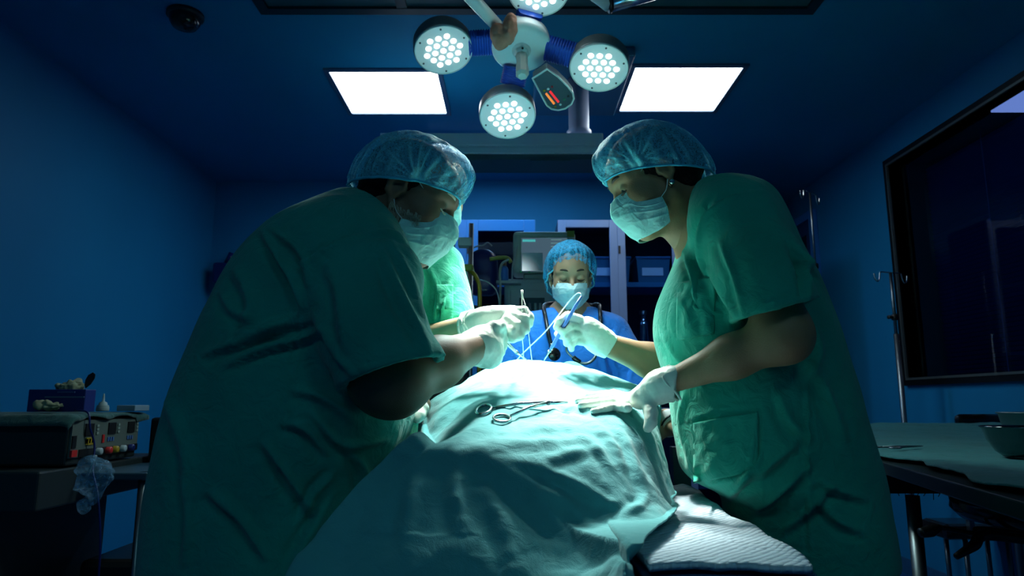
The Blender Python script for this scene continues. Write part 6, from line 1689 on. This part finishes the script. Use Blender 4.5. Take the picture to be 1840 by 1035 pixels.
# ================================================================ right side
def iv_stand(base, H, label, r=.016, yaw=0.3, knob=None):
    s = empty('iv_stand', base, label, 'iv stand')
    b = np.array(base)
    MB().cyl(b + V3(0, 0, .06), b + V3(0, 0, H * .80), r, n=18).build('pole', M_STEELD, s, smooth=True)
    MB().cyl(b + V3(0, 0, H * .78), b + V3(0, 0, H), r * .6, n=14).build('inner_pole', M_STEELD, s, smooth=True)
    z = knob or H * .80
    MB().lathe(b + V3(0, 0, z), [(.016, -.018), (.020, -.012), (.020, .012), (.016, .018)], n=20, cap0=True, cap1=True).cyl(b + V3(0, 0, z), b + V3(-.045, -.01, z), .009, .012, 12).build('lock_knob', M_BLACK, s, smooth=True)
    d = V3(math.cos(yaw), math.sin(yaw), 0)
    for sg in (-1, 1):
        P = [b + V3(0, 0, H), b + d * sg * .075 + V3(0, 0, H), b + d * sg * .085 + V3(0, 0, H - .012), b + d * sg * .092 + V3(0, 0, H - .045), b + d * sg * .108 + V3(0, 0, H - .06), b + d * sg * .125 + V3(0, 0, H - .045), b + d * sg * .130 + V3(0, 0, H - .012)]
        tube('hook', P, .0042, M_STEEL, s, 8)
    for k in range(5):
        an = k * 2 * PI / 5 + .3; e = b + V3(.20 * math.cos(an), .20 * math.sin(an), .045)
        MB().tube([b + V3(0, 0, .09), e], .011, 10).lathe(e - V3(0, 0, .018), [(.0001, -.011), (.025, -.009), (.025, .009), (.0001, .011)], axis=(math.sin(an), -math.cos(an), 0), n=16).build('leg', M_BLACK, s, smooth=True)
    return s

def build_right():
    q = W(1600, 490, 4.15)
    iv_stand((q[0], 4.15, 0), q[2], 'steel iv stand with two hooks rising behind the instrument table in front of the window', knob=W(1607, 570, 4.15)[2])
    q = W(1455, 346, 4.3)
    iv_stand((q[0], 4.3, 0), q[2], 'taller iv stand half hidden behind the right surgeon shoulder', r=.011, yaw=.7)
    # instrument table
    ZT = .985
    t = empty('instrument_table', (1.7, 2.5, 0), 'large instrument table at right under a green cloth, its edge near the surgeon', 'table')
    poly = [(.775, 1.06), (2.40, 1.06), (2.50, 3.45), (1.25, 3.45), (.97, 1.90)]
    MB().prism([V3(x, y, ZT - .045) for x, y in poly], (0, 0, .030)).build('tabletop', mat('table_edge', (.015, .03, .032), rough=.3, metal=.3), t, bevel=.003)
    MB().box((1.04, 1.96, .868), (2.42, 3.40, ZT - .045)).build('apron', M_BLACK, t)
    for x, y in ((W(1645, 950, 2.02)[0], 2.02), (1.02, 1.14), (2.35, 1.14), (2.40, 3.36), (1.40, 3.36)): MB().cyl((x, y, 0), (x, y, ZT - .13), .019, n=16).build('leg', M_STEELD, t, smooth=True)
    fr = MB()
    for k in range(60):
        x = 1.06 + 1.2 * k / 60; y = 1.962
        fr.tube([V3(x, y, .872), V3(x + random.uniform(-.01, .01), y, .862 - random.random() * .014)], .0012, 4)
    for x in (1.245, 1.262): fr.tube(crv([V3(x, 1.962, .87), V3(x + .012, 1.962, .845), V3(x + .004, 1.962, .822)], 5), .0022, 6)
    f_ = fr.build('frayed_cloth_edge', M_BLACK, t); 
    # cloth
    nu, nv = 160, 160
    u = np.linspace(0, 1, nu)[:, None]; v = np.linspace(0, 1, nv)[None, :]
    yy = 1.10 + 2.36 * u + 0 * v
    xl = np.interp(yy, [1.06, 1.9, 3.45], [.815, 1.00, 1.25]); xr = np.interp(yy, [1.06, 3.45], [2.38, 2.48])
    xl = xl + .016 * np.sin(yy * 9) + .012 * np.sin(yy * 23 + 1)
    S = np.stack([xl + (xr - xl) * v, yy, ZT - .010 + 0 * yy], 2)
    S[..., 2] += .010 * np.abs(vnoise(S * [1, 1.6, 1], 5, 3)) + .010 * vnoise(S * [.7, 1, 1], 13, 5) + .004 * vnoise(S, 34) + .034 * u ** 4 + .004
    S[..., 2] = np.maximum(S[..., 2], ZT - .012)
    o = mk('table_cloth', S.reshape(-1, 3), grid_faces(nu, nv), cloth('green_table_cloth', (.012, .15, .16)), None, solid=.004)
    tag(o, 'wrinkled green cloth spread over the instrument table at right', 'cloth')
    hz = lambda x, y: float(S[..., 2].ravel()[np.argmin((S[..., 0].ravel() - x) ** 2 + (S[..., 1].ravel() - y) ** 2)])
    # steel bowls
    q = W(1848, 831, 1.62); cx, cy = q[0] + .04, 1.68; zb = max(hz(cx + a, cy + b) for a in (-.05, 0, .05) for b in (-.05, 0, .05)) + .006
    bw = empty('steel_bowl', (cx, cy, zb), 'shiny steel bowl on the green cloth at the right edge', 'bowl')
    MB().lathe((cx, cy, zb), [(.0001, .0), (.045, .0), (.060, .012), (.076, .040), (.083, .066), (.089, .070), (.089, .0725), (.081, .071), (.073, .042), (.057, .016), (.043, .004), (.0001, .004)], n=64).build('bowl', mat('bowl_steel', (.16, .18, .19), rough=.12, metal=1.0), bw, smooth=True)
    bx, by = W(1880, 800, 1.95)[0], 1.97; zb2 = hz(bx, by) + .008
    b2 = empty('steel_bowl', (bx, by, zb2), 'second steel bowl just behind the nearer one at the right edge', 'bowl')
    MB().lathe((bx, by, zb2), [(.0001, .0), (.045, .0), (.062, .012), (.085, .055), (.092, .092), (.098, .096), (.098, .098), (.090, .097), (.082, .058), (.060, .016), (.043, .004), (.0001, .004)], n=64).build('bowl', M_STEELD, b2, smooth=True)
    # scissors on the cloth
    A = W(1572, 806, 1.95); A = V3(1.10, 2.02, hz(1.10, 2.02) + .010); Bp = V3(1.24, 2.10, hz(1.24, 2.10) + .010); Cc = (A + Bp) / 2
    s = empty('scissors', Cc, 'dark steel scissors lying on the green table cloth beside the right surgeon', 'scissors')
    for sg in (-1, 1):
        off = V3(-.010, .014, 0) * sg
        MB().tube([A + off * 1.1, Cc, Bp - off * .25], [.0028, .0036, .0012], 8).build('blade', M_STEELD, s, smooth=True)
        q_ = [A + off * 1.6 + V3(.016 * math.cos(t) - .014, .012 * math.sin(t) - .004, 0) for t in np.linspace(0, 2 * PI, 24)]
        MB().tube(q_, .0024, 8, cap=False).build('finger_ring', M_STEELD, s, smooth=True)
    # stool under the table
    sx, sy = W(1874, 925, 1.75)[0], 1.735
    st = empty('stool', (sx, sy, 0), 'black stool with adjustment levers under the instrument table', 'stool')
    zs = W(1790, 948, 1.72)[2]
    MB().lathe((sx, sy, zs), [(.0001, 0), (.12, .0), (.185, .012), (.205, .035), (.200, .062), (.17, .075), (.0001, .08)], n=56).build('seat', M_BLACKV, st, smooth=True)
    MB().cyl((sx, sy, .1), (sx, sy, zs), .028, n=20).build('column', M_BLACK, st, smooth=True)
    MB().box((sx - .09, sy - .08, zs - .035), (sx + .09, sy + .08, zs)).build('mechanism', M_BLACK, st, bevel=.01)
    tube('lever', [V3(sx - .02, sy - .06, zs - .02), W(1765, 950, 1.70), W(1748, 958, 1.68), W(1690, 948, 1.66)], .0055, M_BLACK, st, 10)
    tube('lever_grip', [W(1688, 948, 1.66), W(1672, 954, 1.655), W(1654, 958, 1.65)], [.008, .014, .011], M_BLACK, st, 12)
    tube('lever', [V3(sx - .03, sy - .08, zs - .03), W(1776, 962, 1.66), W(1750, 980, 1.63), W(1718, 1000, 1.61)], [.010, .012, .012, .007], M_BLACK, st, 12)
    for k in range(5):
        an = k * 2 * PI / 5 + .2; e = V3(sx + .29 * math.cos(an), sy + .29 * math.sin(an), .055)
        MB().tube([V3(sx, sy, .11), e], [.022, .014], 10).lathe(e - V3(0, 0, .027), [(.0001, -.016), (.028, -.013), (.028, .013), (.0001, .016)], axis=(math.sin(an), -math.cos(an), 0), n=16).build('leg', M_BLACK, st, smooth=True)
    # second stool: base arms seen behind the right surgeon's hem
    s2x, s2y = .98, 2.55
    s2 = empty('stool', (s2x, s2y, 0), 'second black stool standing behind the right surgeon, only its foot showing', 'stool')
    MB().lathe((s2x, s2y, .52), [(.0001, 0), (.12, .0), (.17, .012), (.185, .035), (.17, .062), (.0001, .07)], n=48).build('seat', M_BLACKV, s2, smooth=True)
    MB().cyl((s2x, s2y, .1), (s2x, s2y, .52), .025, n=20).build('column', M_BLACK, s2, smooth=True)
    for k in range(5):
        an = k * 2 * PI / 5; e = V3(s2x + .28 * math.cos(an), s2y + .28 * math.sin(an), .055)
        MB().tube([V3(s2x, s2y, .12), e], [.022, .014], 10).lathe(e - V3(0, 0, .027), [(.0001, -.016), (.028, -.013), (.028, .013), (.0001, .016)], axis=(math.sin(an), -math.cos(an), 0), n=16).build('leg', M_BLACK, s2, smooth=True)
    # dark chair back at the far side
    a = W(1735, 744, 3.56)
    ch = empty('chair', (2.40, 3.60, 0), 'black padded chair beyond the instrument table, only the top of its back visible', 'chair')
    MB().box((2.30, 3.55, .72), (2.60, 3.60, a[2])).build('backrest', M_BLACKV, ch, bevel=.03)
    MB().box((2.22, 3.62, .42), (2.60, 3.86, .50)).build('seat', M_BLACKV, ch, bevel=.03)
    for x in (2.34, 2.56):
        MB().box((x - .012, 3.59, .45), (x + .012, 3.62, .80)).build('back_support', M_STEELD, ch)
        for y in (3.66, 3.82): MB().cyl((x, y, 0), (x, y, .42), .012, n=12).build('leg', M_STEELD, ch, smooth=True)
# ================================================================ assemble
build_room()
build_ceiling_things()
build_lamp()
build_table()
SURF, DRAPE = build_drape()
build_patient(up_tree(DRAPE))
build_instruments(SURF, DRAPE)
build_left_surgeon(up_tree(DRAPE))
build_hidden_surgeon()
build_right_surgeon(SURF, up_tree(DRAPE))
build_nurse()
build_stethoscope()
build_back()
build_left_cart()
build_right()

# unseen pair of dim fill lights added on the ceiling behind the camera
light_panel(-1.2, -.6, -1.2, -.6, 'dim fill light added on the ceiling behind the viewpoint, the left of a pair', M_PANELD)
light_panel(.6, 1.2, -1.2, -.6, 'dim fill light added on the ceiling behind the viewpoint, the right of a pair', M_PANELD)

w = bpy.data.worlds.new('World'); bpy.context.scene.world = w; w.use_nodes = True
w.node_tree.nodes['Background'].inputs[0].default_value = (.02, .10, .25, 1); w.node_tree.nodes['Background'].inputs[1].default_value = .2

cam = bpy.data.cameras.new('camera'); co = bpy.data.objects.new('camera', cam); C.objects.link(co)
cam.sensor_width = 36; cam.lens = 36 * FPX / 1840
co.location = (0, 0, CAMZ); co.rotation_euler = (PI / 2 + PITCH, 0, 0)
cam.clip_start = .02
cam.dof.use_dof = True; cam.dof.focus_distance = 1.6; cam.dof.aperture_fstop = 5.6
sc = bpy.context.scene; sc.camera = co
sc.view_settings.view_transform = 'Standard'; sc.view_settings.look = 'None'; sc.view_settings.gamma = 1; sc.view_settings.use_curve_mapping = False
sc.view_settings.exposure = 0
sc.cycles.max_bounces = 8; sc.cycles.transparent_max_bounces = 12
